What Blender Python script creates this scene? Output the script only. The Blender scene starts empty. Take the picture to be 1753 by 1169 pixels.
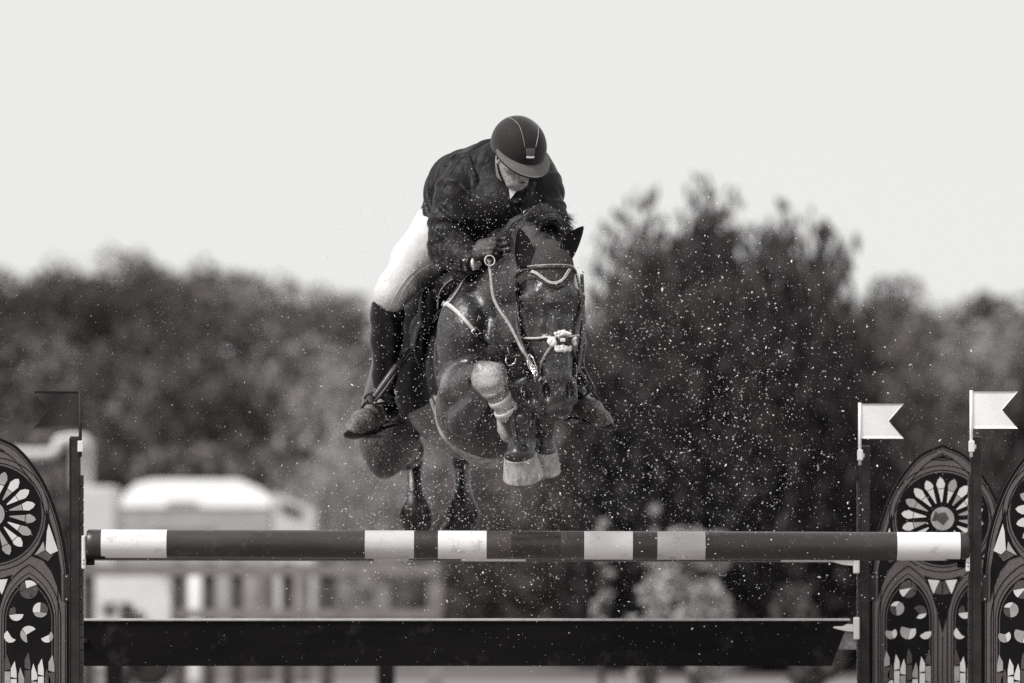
import bpy, bmesh, math, random
import numpy as np
from mathutils import Vector, Matrix
from mathutils.bvhtree import BVHTree
import openvdb as vdb

# ------------------------------------------------------------------ camera
scene = bpy.context.scene
C = scene.collection
R = math.radians
CAM_Z, DIST, F = 1.25, 25.0, 10750.0          # eye height, distance to the front rail, focal length in photo pixels
cam_d = bpy.data.cameras.new('camera'); cam = bpy.data.objects.new('camera', cam_d); C.objects.link(cam)
cam.location = (0, -DIST, CAM_Z); cam.rotation_euler = (R(90), 0, 0)
cam_d.sensor_width = 36; cam_d.lens = 36*F/1753; cam_d.shift_y = 419.5/1753
cam_d.clip_start = 0.5; cam_d.clip_end = 6000
cam_d.dof.use_dof = True; cam_d.dof.focus_distance = DIST - 0.1; cam_d.dof.aperture_fstop = 3.0
scene.camera = cam
# ------------------------------------------------------------------ light
SUN_EL, SUN_AZ = 58, 205
w = bpy.data.worlds.new('World'); scene.world = w; w.use_nodes = True
nt = w.node_tree; nt.nodes.clear()
out = nt.nodes.new('ShaderNodeOutputWorld'); bg = nt.nodes.new('ShaderNodeBackground')
sky = nt.nodes.new('ShaderNodeTexSky'); sky.sky_type = 'NISHITA'; sky.sun_disc = False
sky.sun_elevation = R(SUN_EL); sky.sun_rotation = R(SUN_AZ)
bw = nt.nodes.new('ShaderNodeRGBToBW'); nt.links.new(sky.outputs[0], bw.inputs[0])
mx = nt.nodes.new('ShaderNodeMix'); mx.data_type = 'RGBA'; mx.inputs[0].default_value = 0.93
nz = nt.nodes.new('ShaderNodeTexNoise'); nz.inputs['Scale'].default_value = 1.6; nz.inputs['Detail'].default_value = 2
tc = nt.nodes.new('ShaderNodeTexCoord'); nt.links.new(tc.outputs['Generated'], nz.inputs['Vector'])
cr = nt.nodes.new('ShaderNodeValToRGB')
cr.color_ramp.elements[0].position = .3; cr.color_ramp.elements[0].color = (.805, .808, .80, 1)
cr.color_ramp.elements[1].position = .7; cr.color_ramp.elements[1].color = (.875, .875, .862, 1)
nt.links.new(nz.outputs[0], cr.inputs[0])
sc_ = nt.nodes.new('ShaderNodeVectorMath'); sc_.operation = 'SCALE'; sc_.inputs['Scale'].default_value = 10.0
nt.links.new(cr.outputs[0], sc_.inputs[0])
nt.links.new(bw.outputs[0], mx.inputs[6]); nt.links.new(sc_.outputs[0], mx.inputs[7])
nt.links.new(mx.outputs[2], bg.inputs[0]); bg.inputs[1].default_value = 0.101
nt.links.new(bg.outputs[0], out.inputs[0])
sd = bpy.data.lights.new('sun', 'SUN'); sd.energy = 3.6; sd.angle = R(17); sd.color = (1, .99, .975)
sun = bpy.data.objects.new('sun', sd); C.objects.link(sun)
a_, e_ = R(SUN_AZ), R(SUN_EL)
sdir = Vector((math.sin(a_)*math.cos(e_), math.cos(a_)*math.cos(e_), math.sin(e_)))
sdir = Vector((-0.60, -0.34, 0.74)).normalized()
sun.rotation_euler = sdir.to_track_quat('Z', 'Y').to_euler()
sky.sun_elevation = math.asin(sdir.z); sky.sun_rotation = math.atan2(sdir.x, sdir.y)
vs = scene.view_settings
vs.view_transform = 'Standard'; vs.look = 'None'; vs.exposure = 0; vs.gamma = 1; vs.use_curve_mapping = False
scene.cycles.max_bounces = 6; scene.cycles.diffuse_bounces = 3; scene.cycles.glossy_bounces = 3
scene.cycles.transparent_max_bounces = 6; scene.cycles.volume_bounces = 0
scene.cycles.use_denoising = False

# ------------------------------------------------------------------ helpers
rnd = random.Random(7); nr = np.random.default_rng(11)
def P(px, py, y):
    d = DIST + y
    return Vector(((px-876.5)*d/F, y, CAM_Z + (1004-py)*d/F))
def tint(v):
    return (v+.022*min(1, v*9)*(1-v)**2, v*.985, v*.975+.002*min(1, v*9)*(1-v)**2, 1)
MATS = {}
def mat(name, a, b=None, rough=.7, scale=20, bump=0, bscale=60, spec=.5, metal=0, detail=4, attr=False, sheen=0, stretch=None, dcol=.42,
        coat=0, rvar=0, bump2=0, b2scale=8, ramp=(.35, .65), emis=0, spots=0, scol=.1, sscale=11):
    m = bpy.data.materials.new(name); m.use_nodes = True; t = m.node_tree; n = t.nodes
    bs = n['Principled BSDF']; L = t.links.new
    b = a if b is None else b
    co = n.new('ShaderNodeTexCoord'); vec = co.outputs['Object']
    if stretch:
        mp = n.new('ShaderNodeMapping'); mp.inputs['Scale'].default_value = stretch; L(vec, mp.inputs[0]); vec = mp.outputs[0]
    no = n.new('ShaderNodeTexNoise'); no.inputs['Scale'].default_value = scale; no.inputs['Detail'].default_value = detail; no.inputs['Roughness'].default_value = .65
    L(vec, no.inputs['Vector'])
    rp = n.new('ShaderNodeValToRGB'); L(no.outputs[0], rp.inputs[0])
    rp.color_ramp.elements[0].position = ramp[0]; rp.color_ramp.elements[1].position = ramp[1]
    rp.color_ramp.elements[0].color = tint(a); rp.color_ramp.elements[1].color = tint(b)
    col = rp.outputs[0]
    if spots:
        n3 = n.new('ShaderNodeTexNoise'); n3.inputs['Scale'].default_value = sscale; n3.inputs['Detail'].default_value = 9; n3.inputs['Roughness'].default_value = .7; L(co.outputs['Object'], n3.inputs['Vector'])
        r3 = n.new('ShaderNodeMapRange'); L(n3.outputs[0], r3.inputs[0]); r3.inputs[1].default_value = .56; r3.inputs[2].default_value = .66; r3.inputs[4].default_value = spots; r3.clamp = True
        m3 = n.new('ShaderNodeMix'); m3.data_type = 'RGBA'; L(r3.outputs[0], m3.inputs[0]); L(col, m3.inputs[6]); m3.inputs[7].default_value = tint(scol); col = m3.outputs[2]
    if attr:   # 'dirt': coat dust and sand, light painted on its top edges, darker breeches
        at = n.new('ShaderNodeAttribute'); at.attribute_name = 'spot_tone'
        n2 = n.new('ShaderNodeTexNoise'); n2.inputs['Scale'].default_value = 150; n2.inputs['Detail'].default_value = 5; L(co.outputs['Object'], n2.inputs['Vector'])
        ma = n.new('ShaderNodeMath'); ma.operation = 'MULTIPLY_ADD'; L(n2.outputs[0], ma.inputs[0]); ma.inputs[1].default_value = 2.4; ma.inputs[2].default_value = -1.2
        mb = n.new('ShaderNodeMath'); mb.operation = 'MULTIPLY_ADD'; L(at.outputs['Fac'], mb.inputs[0]); mb.inputs[1].default_value = 1.9; mb.inputs[2].default_value = -.45
        ad = n.new('ShaderNodeMath'); ad.operation = 'ADD'; ad.use_clamp = True; L(ma.outputs[0], ad.inputs[0]); L(mb.outputs[0], ad.inputs[1])
        mm = n.new('ShaderNodeMath'); mm.operation = 'MULTIPLY'; mq_ = n.new('ShaderNodeMath'); mq_.operation = 'MULTIPLY_ADD'; mq_.use_clamp = True; L(at.outputs['Fac'], mq_.inputs[0]); mq_.inputs[1].default_value = .62; mq_.inputs[2].default_value = .38; L(ad.outputs[0], mm.inputs[0]); L(mq_.outputs[0], mm.inputs[1])
        mi = n.new('ShaderNodeMix'); mi.data_type = 'RGBA'; L(mm.outputs[0], mi.inputs[0]); L(col, mi.inputs[6]); mi.inputs[7].default_value = tint(dcol)
        col = mi.outputs[2]
    L(col, bs.inputs['Base Color'])
    bs.inputs['Roughness'].default_value = rough; bs.inputs['Metallic'].default_value = metal
    bs.inputs['Specular IOR Level'].default_value = spec
    if rvar:
        mr = n.new('ShaderNodeMapRange'); L(no.outputs[0], mr.inputs[0]); mr.inputs[1].default_value = .3; mr.inputs[2].default_value = .7
        mr.inputs[3].default_value = rough-rvar; mr.inputs[4].default_value = rough+rvar; L(mr.outputs[0], bs.inputs['Roughness'])
    if sheen: bs.inputs['Sheen Weight'].default_value = sheen; bs.inputs['Sheen Roughness'].default_value = .45
    if coat: bs.inputs['Coat Weight'].default_value = coat; bs.inputs['Coat Roughness'].default_value = .2
    last = None
    for st, s_ in ((bump2, b2scale), (bump, bscale)):
        if st:
            nb = n.new('ShaderNodeTexNoise'); nb.inputs['Scale'].default_value = s_; nb.inputs['Detail'].default_value = 5; L(vec, nb.inputs['Vector'])
            bp = n.new('ShaderNodeBump'); bp.inputs['Strength'].default_value = st; bp.inputs['Distance'].default_value = .35/s_; L(nb.outputs[0], bp.inputs['Height'])
            if last: L(last.outputs[0], bp.inputs['Normal'])
            last = bp
    if last: L(last.outputs[0], bs.inputs['Normal'])
    MATS[name] = m
    return m
def mesh(name, V, Fa, m=None, smooth=False, mi=None):
    me = bpy.data.meshes.new(name)
    if len(V) and not isinstance(V, list): V = V.tolist()
    if len(Fa) and not isinstance(Fa, list): Fa = Fa.tolist()
    me.from_pydata(V, [], Fa); me.update()
    if isinstance(m, (list, tuple)):
        for q in m: me.materials.append(q)
        if mi is not None: me.polygons.foreach_set('material_index', mi)
    elif m: me.materials.append(m)
    if smooth: me.polygons.foreach_set('use_smooth', [True]*len(me.polygons))
    return me
def obj(name, me, parent=None, loc=None):
    o = bpy.data.objects.new(name, me); C.objects.link(o)
    if loc is not None: o.location = loc
    if parent:
        o.parent = parent
        if loc is None:                      # geometry given in world space
            o.location = -PW.get(parent.name, Vector())
        PW[o.name] = PW.get(parent.name, Vector()) + o.location
    else: PW[o.name] = Vector(o.location)
    return o
PW = {}
def tag(o, label=None, cat=None, group=None, kind=None):
    if label: o['label'] = label
    if cat: o['category'] = cat
    if group: o['group'] = group
    if kind: o['kind'] = kind
    return o
def thing(name, loc, label, cat, group=None):
    o = bpy.data.objects.new(name, None); o.empty_display_size = .1; C.objects.link(o); o.location = loc
    PW[o.name] = Vector(loc)
    return tag(o, label, cat, group)
def copy_tree(o, parent=None, loc=None):
    c = o.copy(); C.objects.link(c); c.parent = parent
    if loc is not None: c.location = loc
    for ch in o.children: copy_tree(ch, c)
    return c
class MB:
    def __init__(s): s.v = []; s.f = []; s.mi = []
    def box(s, x0, x1, y0, y1, z0, z1, mi=0):
        b = len(s.v); s.v += [(x, y, z) for x in (x0, x1) for y in (y0, y1) for z in (z0, z1)]
        s.f += [[b+i for i in q] for q in ((0,1,3,2),(4,6,7,5),(0,4,5,1),(2,3,7,6),(0,2,6,4),(1,5,7,3))]; s.mi += [mi]*6; return s
    def bevbox(s, x0, x1, y0, y1, z0, z1, r=.004, mi=0):
        bm = bmesh.new(); bmesh.ops.create_cube(bm, size=1)
        for v in bm.verts: v.co = Vector(((x0+x1)/2+v.co.x*(x1-x0), (y0+y1)/2+v.co.y*(y1-y0), (z0+z1)/2+v.co.z*(z1-z0)))
        bmesh.ops.bevel(bm, geom=bm.edges[:], offset=r, segments=2, affect='EDGES', profile=.6)
        b = len(s.v); bm.verts.index_update()
        s.v += [tuple(v.co) for v in bm.verts]; s.f += [[b+v.index for v in f.verts] for f in bm.faces]; s.mi += [mi]*len(bm.faces); bm.free(); return s
    def prism(s, poly, y0, y1, mi=0):       # polygon (x,z) CCW extruded along y
        n = len(poly); b = len(s.v)
        s.v += [(x, y0, z) for x, z in poly] + [(x, y1, z) for x, z in poly]
        s.f += [list(range(b, b+n)), list(range(b+2*n-1, b+n-1, -1))]
        s.f += [[b+i, b+n+i, b+n+(i+1)%n, b+(i+1)%n] for i in range(n)]; s.mi += [mi]*(n+2); return s
    def prismx(s, poly, x0, x1, mi=0):      # polygon (y,z) extruded along x
        n = len(poly); b = len(s.v)
        s.v += [(x0, y, z) for y, z in poly] + [(x1, y, z) for y, z in poly]
        s.f += [list(range(b, b+n)), list(range(b+2*n-1, b+n-1, -1))]
        s.f += [[b+i, b+n+i, b+n+(i+1)%n, b+(i+1)%n] for i in range(n)]; s.mi += [mi]*(n+2); return s
    def strip(s, path, wd, y0, y1, closed=False, mi=0):  # stroke of a 2-D path in the x-z plane, extruded y0..y1
        n = len(path); b = len(s.v); L = []; Rr = []
        for i in range(n):
            p = Vector(path[i]); a = Vector(path[i-1] if (i > 0 or closed) else path[i]); c = Vector(path[(i+1)%n] if (i < n-1 or closed) else path[i])
            t = (c-a); t = t.normalized() if t.length else Vector((1, 0)); q = Vector((-t.y, t.x))*wd/2
            L.append(p+q); Rr.append(p-q)
        for i in range(n): s.v += [(L[i].x, y0, L[i].y), (Rr[i].x, y0, Rr[i].y), (L[i].x, y1, L[i].y), (Rr[i].x, y1, Rr[i].y)]
        for i in range(n if closed else n-1):
            p, q = b+4*i, b+4*((i+1)%n)
            s.f += [[p, q, q+1, p+1], [p+2, p+3, q+3, q+2], [p, p+2, q+2, q], [p+1, q+1, q+3, p+3]]; s.mi += [mi]*4
        if not closed:
            e = b+4*(n-1); s.f += [[b, b+1, b+3, b+2], [e, e+2, e+3, e+1]]; s.mi += [mi]*2
        return s
    def tube(s, pts, rad, n=8, mi=0, cap=True, squash=1):
        pts = [Vector(p) for p in pts]; m = len(pts)
        rad = list(rad) if hasattr(rad, '__len__') else [rad]*m
        b = len(s.v); up = None
        for i in range(m):
            t = (pts[min(i+1, m-1)]-pts[max(i-1, 0)]).normalized()
            if up is None: up = t.orthogonal().normalized()
            up = (up - t*up.dot(t)).normalized(); sd_ = t.cross(up)
            for k in range(n):
                a = 2*math.pi*k/n
                s.v.append(tuple(pts[i] + up*math.cos(a)*rad[i]*squash + sd_*math.sin(a)*rad[i]))
        for i in range(m-1):
            for k in range(n): s.f.append([b+i*n+k, b+i*n+(k+1)%n, b+(i+1)*n+(k+1)%n, b+(i+1)*n+k]); s.mi.append(mi)
        if cap: s.f += [[b+k for k in range(n)][::-1], [b+(m-1)*n+k for k in range(n)]]; s.mi += [mi]*2
        return s
    def ring(s, c, nrm, r, r2, n=24, m=8):
        q = Vector(nrm).to_track_quat('Z', 'Y'); pts = [Vector(c)+q@Vector((math.cos(2*math.pi*k/n)*r, math.sin(2*math.pi*k/n)*r, 0)) for k in range(n+1)]
        return s.tube(pts, r2, m, cap=False)
    def rev(s, c, axis, prof, n=32, sy=1, cap=True):   # profile (t along axis, radius)
        q = Vector(axis).to_track_quat('Z', 'Y'); b = len(s.v)
        for t, r in prof:
            for k in range(n):
                a = 2*math.pi*k/n; s.v.append(tuple(Vector(c)+q@Vector((r*math.cos(a), r*sy*math.sin(a), t))))
        for i in range(len(prof)-1):
            for k in range(n): s.f.append([b+i*n+k, b+i*n+(k+1)%n, b+(i+1)*n+(k+1)%n, b+(i+1)*n+k]); s.mi.append(0)
        if cap:
            s.f += [[b+k for k in range(n)][::-1], [b+(len(prof)-1)*n+k for k in range(n)]]; s.mi += [0, 0]
        return s
    def me(s, name, m, smooth=False):
        return mesh(name, s.v, s.f, m, smooth, s.mi)
def spline(pts, n=6):
    pts = [Vector(p) for p in pts]; o = []
    for i in range(len(pts)-1):
        p0 = pts[max(i-1, 0)]; p1 = pts[i]; p2 = pts[i+1]; p3 = pts[min(i+2, len(pts)-1)]
        for k in range(n):
            t = k/n; o.append(.5*((2*p1)+(p2-p0)*t+(2*p0-5*p1+4*p2-p3)*t*t+(3*p1-p0-3*p2+p3)*t**3))
    o.append(pts[-1]); return o

# ------------------------------------------------------------------ implicit surfaces (smooth unions on a grid)
class Field:
    def __init__(s, lo, hi, h):
        s.lo = np.array(lo, float); s.h = h
        s.n = np.ceil((np.array(hi)-s.lo)/h).astype(int)+1; s.A = np.full(tuple(s.n), 1.0, np.float32)
    def sub(s, lo, hi):
        a = np.clip(np.floor((np.array(lo)-s.lo)/s.h).astype(int), 0, s.n); b = np.clip(np.ceil((np.array(hi)-s.lo)/s.h).astype(int)+1, 0, s.n)
        if np.any(b <= a): return None
        sl = tuple(slice(a[i], b[i]) for i in range(3))
        ax = [(np.arange(a[i], b[i])*s.h+s.lo[i]).astype(np.float32) for i in range(3)]
        return sl, ax[0][:, None, None], ax[1][None, :, None], ax[2][None, None, :]
    def comb(s, sl, d, k, op):
        A = s.A[sl]; k = max(k, 1e-5)
        if op == 'add':
            hh = np.maximum(k-np.abs(A-d), 0)/k; s.A[sl] = np.minimum(A, d)-hh*hh*k*.25
        else:
            hh = np.maximum(k-np.abs(A+d), 0)/k; s.A[sl] = np.maximum(A, -d)+hh*hh*k*.25
    def cone(s, p, q, r1, r2, k=.03, op='add', fold=None, sx=1.0):
        p = np.array(p, float); q = np.array(q, float); pad = k+4*s.h+(.02 if fold else 0)
        lo = np.minimum(p-r1, q-r2)-pad; hi = np.maximum(p+r1, q+r2)+pad
        g = s.sub(lo, hi)
        if g is None: return s
        sl, X, Y, Z = g; e = q-p; L2 = max(float(e@e), 1e-9)
        dx, dy, dz = (X-p[0]), (Y-p[1]), (Z-p[2])
        t = (dx*e[0]+dy*e[1]+dz*e[2])/L2; tc_ = np.clip(t, 0, 1)
        ex, ey, ez = dx-tc_*e[0], dy-tc_*e[1], dz-tc_*e[2]
        d = np.sqrt((ex/sx)**2+ey*ey+ez*ez)-(r1+(r2-r1)*tc_)
        if fold:
            amp, fr, ph = fold; ang = np.arctan2(ez, ey+.6*ex)
            d = d + amp*np.sin(t*fr+1.6*np.sin(ang+ph)+.9*np.sin(2*ang+ph*2)+1.3*np.sin(t*5+ph))*np.clip(1.2-.4*np.cos(ang*1.0+ph), 0, 2)
        s.comb(sl, d.astype(np.float32), k, op); return s
    def path(s, pts, k=.02, k0=.03, fold=None, sx=1.0):
        for i in range(len(pts)-1):
            s.cone(pts[i][0], pts[i+1][0], pts[i][1], pts[i+1][1], k0 if i == 0 else k, fold=fold, sx=sx)
        return s
    def ell(s, c, r, k=.03, rot=None, op='add'):
        c = np.array(c, float); r = np.array(r, float); m = max(r)+k+4*s.h
        g = s.sub(c-m, c+m)
        if g is None: return s
        sl, X, Y, Z = g; x, y, z = X-c[0], Y-c[1], Z-c[2]
        if rot is not None:
            M = np.array(rot)
            x, y, z = (M[0, 0]*x+M[1, 0]*y+M[2, 0]*z, M[0, 1]*x+M[1, 1]*y+M[2, 1]*z, M[0, 2]*x+M[1, 2]*y+M[2, 2]*z)
        k0 = np.sqrt((x/r[0])**2+(y/r[1])**2+(z/r[2])**2); k1 = np.sqrt((x/r[0]**2)**2+(y/r[1]**2)**2+(z/r[2]**2)**2)+1e-6
        d = k0*(k0-1)/k1
        s.comb(sl, d.astype(np.float32), k, op); return s
    def data(s):
        g = vdb.FloatGrid(1.0); g.copyFromArray(s.A); p, q = g.convertToQuads(isovalue=0.0)
        return p*s.h+s.lo, q
    def me(s, name, m, relax=1):
        V, Q = s.data(); V = V.astype(float)
        me_ = mesh(name, V, Q[:, ::-1] if FLIP else Q, m, True)
        return me_, V
FLIP = False
def set_spot_tone(me_, V, spots, base=0.0):
    val = np.full(len(V), base)
    for c, r, v in spots:
        d = np.linalg.norm((V-np.array(c)), axis=1)/r
        val = np.maximum(val, v*np.clip(1.6-1.1*d, 0, 1))
    at = me_.attributes.new('spot_tone', 'FLOAT', 'POINT'); at.data.foreach_set('value', val.astype(np.float32))
def bvh_of(V, Q):
    return BVHTree.FromPolygons(V.tolist(), [list(map(int, q)) for q in Q])
EYE = Vector((0, -DIST, CAM_Z))
def hit(bv, px, py):
    d = (P(px, py, 0)-EYE).normalized(); l, n_, i, ds = bv.ray_cast(EYE, d)
    return (l, n_ if n_.dot(d) < 0 else -n_) if l is not None else None
def cast(bv, o, d):
    d = Vector(d).normalized(); l, n_, i, ds = bv.ray_cast(Vector(o), d)
    return (l, n_ if n_.dot(d) < 0 else -n_) if l is not None else None
def ribbon(mb, pn, wd, th=.003, off=.0015, n=5, crown=.3):
    """leather strap: pn = [(point, normal)], laid on a surface"""
    pts = spline([p for p, _ in pn], n); nn = spline([q for _, q in pn], n); m = len(pts)
    wd = wd if hasattr(wd, '__len__') else [wd]*2
    b = len(mb.v)
    for i in range(m):
        t = (pts[min(i+1, m-1)]-pts[max(i-1, 0)]).normalized(); q = nn[i]-t*nn[i].dot(t)
        q = q.normalized() if q.length > 1e-6 else t.orthogonal().normalized(); s_ = t.cross(q)
        ww = (wd[0]+(wd[-1]-wd[0])*i/(m-1))/2; c = pts[i]+q*off
        for a, h_ in ((-1, -.5), (-.92, .75), (0, 1+crown*.3), (.92, .75), (1, -.5)): mb.v.append(tuple(c+s_*a*ww+q*h_*th))
    for i in range(m-1):
        for k in range(5): mb.f.append([b+i*5+k, b+i*5+(k+1)%5, b+(i+1)*5+(k+1)%5, b+(i+1)*5+k]); mb.mi.append(0)
    mb.f += [[b+k for k in range(5)][::-1], [b+(m-1)*5+k for k in range(5)]]; mb.mi += [0, 0]
    return mb
# ------------------------------------------------------------------ materials
mat('sand', .17, .24, .95, 3, .3, 40)
mat('grass', .07, .13, .9, .25, .3, 3)
mat('far_leaves', .04, .14, .85, .05, ramp=(.36, .64)); mat('misty_leaves', .20, .36, .85, .05, ramp=(.36, .64)); mat('dark_leaves', .008, .028, .8, .6); mat('pale_leaves', .30, .6, .8, .8)
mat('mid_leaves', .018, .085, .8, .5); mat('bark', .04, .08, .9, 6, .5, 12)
mat('white_plastic', .72, .80, .38, 9, .1, 90, rvar=.08); mat('white_paint', .74, .82, .5, 5, .12, 150)
mat('pole_white', .70, .80, .42, 7, .25, 120, spots=.45, scol=.22, sscale=14, stretch=(.4, 1, 1), ramp=(.25, .5)); mat('pole_dark', .022, .038, .33, 9, .25, 120, spots=.3, scol=.12, sscale=17, stretch=(.3, 1, 1), rvar=.1)
mat('pole_grey', .46, .6, .42, 8, .25, 120, spots=.4, scol=.2, sscale=14, stretch=(.3, 1, 1)); mat('pole_mid', .04, .07, .33, 8, .25, 120, spots=.4, scol=.14, sscale=15, stretch=(.3, 1, 1))
mat('wing_black', .003, .006, .55, 12, .15, 200, spec=.15); mat('wing_grey', .075, .115, .6, 160, .3, 220, detail=6, ramp=(.4, .6), spots=.35, scol=.03, sscale=7); mat('post_dark', .012, .026, .42, 14, .2, 150, rvar=.1, spec=.35)
mat('wing_edge', .035, .05, .6, 100)
mat('glass_light', .62, .74, .35, 10); mat('glass_mid', .30, .40, .35, 20); mat('glass_dim', .05, .08, .35, 30)
mat('plank_black', .003, .006, .5, 14, .12, 60, spots=.10, scol=.15, sscale=9, stretch=(.2, 1, 1), spec=.12); mat('plank_top', .45, .6, .6, 20)
mat('steel', .6, .8, .22, 10, metal=1); mat('steel_dark', .12, .2, .4, 20, metal=.8)
mat('flag_white', .88, .93, .55, 30, .1, 60); mat('flag_dark', .012, .020, .75, 60, .5, 240)
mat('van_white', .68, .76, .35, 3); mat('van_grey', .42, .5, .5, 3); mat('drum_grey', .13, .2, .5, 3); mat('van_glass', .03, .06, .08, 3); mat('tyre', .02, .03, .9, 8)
mat('fence_grey', .16, .24, .85, 5, .2, 20)
mat('coat', .0025, .034, .33, 21, .6, 420, attr=True, dcol=.5, rvar=.08, bump2=.6, b2scale=24, spec=.85, sheen=.05, detail=9, ramp=(.42, .70))
mat('hoof', .20, .46, .6, 45, .7, 120, stretch=(1, 1, .35), ramp=(.35, .6)); mat('mane', .004, .016, .42, 30, spec=.5, stretch=(1, 1, 1))
mat('leather', .003, .009, .48, 25, .35, 260, rvar=.1, spec=.22); mat('leather_worn', .16, .32, .42, 60, .35, 260, rvar=.1)
mat('leather_pale', .42, .62, .5, 60, .35, 260); mat('leather_mid', .03, .055, .36, 40, .35, 260)
mat('girth_fabric', .20, .42, .75, 40, .8, 120, stretch=(1, 1, .5)); mat('boot_shell', .25, .5, .55, 50, .5, 160); mat('boot_dark', .008, .02, .42, 30, .4, 150)
mat('bonnet', .010, .028, .9, 90, 0); mat('rope_white', .55, .75, .7, 200, .6, 300); mat('fleece', .7, .85, .95, 60, .9, 180)
mat('saddle_cloth', .004, .009, .9, 30, .3, 300, spec=.1)
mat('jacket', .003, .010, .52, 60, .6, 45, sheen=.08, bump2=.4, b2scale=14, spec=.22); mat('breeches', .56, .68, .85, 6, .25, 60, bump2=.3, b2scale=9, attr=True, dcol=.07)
mat('boot_leather', .0025, .006, .34, 14, .45, 32, rvar=.1); mat('boot_dusty', .03, .20, .5, 120, .5, 130, ramp=(.4, .62))
mat('skin', .26, .46, .5, 75, .5, 150, ramp=(.4, .6)); mat('lips', .05, .08, .4, 60); mat('glove', .012, .04, .55, 70, .6, 260); mat('shirt', .75, .85, .7, 20)
mat('helmet', .006, .022, .7, 200, .8, 500, detail=6, sheen=.30, spec=.2, ramp=(.4,.6)); mat('helmet_peak', .06, .15, .65, 260, .6, 500, sheen=.3); mat('piping', .25, .4, .35, 60)
mat('eye', .004, .006, .05, 10); mat('badge', .07, .13, .35, 300)
mat('dust', .62, .8, .9, 10)
M = MATS
# knitted bonnet: small crossed stitches as fine relief
def knit(m, sc):
    t = m.node_tree; n = t.nodes; L = t.links.new; bs = n['Principled BSDF']
    co = n.new('ShaderNodeTexCoord'); v = n.new('ShaderNodeTexVoronoi'); v.inputs['Scale'].default_value = sc; L(co.outputs['Object'], v.inputs['Vector'])
    b = n.new('ShaderNodeBump'); b.inputs['Strength'].default_value = 1; b.inputs['Distance'].default_value = .003; b.invert = True
    L(v.outputs['Distance'], b.inputs['Height']); L(b.outputs[0], bs.inputs['Normal'])
    r = n.new('ShaderNodeValToRGB'); L(v.outputs['Distance'], r.inputs[0]); r.color_ramp.elements[0].color = tint(.11); r.color_ramp.elements[1].color = tint(.018); r.color_ramp.elements[1].position = .7
    L(r.outputs[0], bs.inputs['Base Color'])
knit(M['bonnet'], 300)
mat('ear_cloth', .004, .009, .85, 90, .2, 300, spec=.2)

# ------------------------------------------------------------------ ground, hills
def grid_mesh(name, x0, x1, y0, y1, nx, ny, fz, m):
    xs = np.linspace(x0, x1, nx); ys = np.linspace(y0, y1, ny); V = [(x, y, fz(x, y)) for y in ys for x in xs]
    Fq = [[j*nx+i, j*nx+i+1, (j+1)*nx+i+1, (j+1)*nx+i] for j in range(ny-1) for i in range(nx-1)]
    return mesh(name, V, Fq, m, True)
tag(obj('ground', mesh('ground', [(-900, -60, -.02), (900, -60, -.02), (900, 1500, -.02), (-900, 1500, -.02)], [[0, 1, 2, 3]], M['grass'])), 'pale blurred grass field behind the jump', kind='structure')
tag(obj('sand_arena', mesh('sand_arena', [(-30, -35, 0), (30, -35, 0), (30, 58, 0), (-30, 58, 0)], [[0, 1, 2, 3]], M['sand'])), 'pale sand of the riding arena', kind='structure')
def sky_px(px, pts):
    for (a, b), (c, d) in zip(pts, pts[1:]):
        if a <= px <= c: return b+(d-b)*(px-a)/(c-a)
    return pts[0][1] if px < pts[0][0] else pts[-1][1]
LEFT = [(-900, 470), (0, 462), (60, 462), (150, 470), (240, 455), (310, 445), (380, 450), (450, 472), (540, 505), (640, 520), (760, 545), (900, 560), (1100, 560), (1300, 555), (1450, 520), (1500, 500), (1580, 492), (1632, 528), (1690, 502), (1753, 505), (2600, 510)]
HD = 520.0
def hill_z(x, y):
    dd = y+DIST; px = 876.5+x*F/dd
    top = CAM_Z+(1004-sky_px(px, LEFT))*HD/F-7.9
    t = min(max((dd-170)/(HD-170), 0), 1); return -.6+(top+.6)*(t*t*(3-2*t))
tag(obj('hill', grid_mesh('hill', -110, 110, 140, HD-DIST+60, 90, 40, hill_z, M['grass'])), 'wooded hill rising behind the arena', kind='structure')

# ------------------------------------------------------------------ foliage
def leaf_cloud(cs, rs, n, size, seed, up=0.0, asp=.5):
    """n leaf faces spread through ellipsoids cs/rs; returns V,F"""
    g = np.random.default_rng(seed); k = len(cs); cs = np.array(cs); rs = np.array(rs)
    wt = (rs[:, 0]*rs[:, 2]); wt = wt/wt.sum(); idx = g.choice(k, n, p=wt)
    d = g.normal(size=(n, 3)); d /= np.linalg.norm(d, axis=1)[:, None]; rr = g.uniform(.35, 1.05, n)**.6
    c = cs[idx]+d*rs[idx]*rr[:, None]
    a = g.normal(size=(n, 3)); a[:, 2] += up; a /= np.linalg.norm(a, axis=1)[:, None]
    b = np.cross(a, g.normal(size=(n, 3))); b /= np.linalg.norm(b, axis=1)[:, None]
    s = size*g.uniform(.6, 1.4, n)[:, None]; a = a*s; b = b*s*asp
    V = np.concatenate([c-a, c+b, c+a, c-b], 1).reshape(-1, 3); Fq = np.arange(4*n).reshape(n, 4)
    return V, Fq
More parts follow.
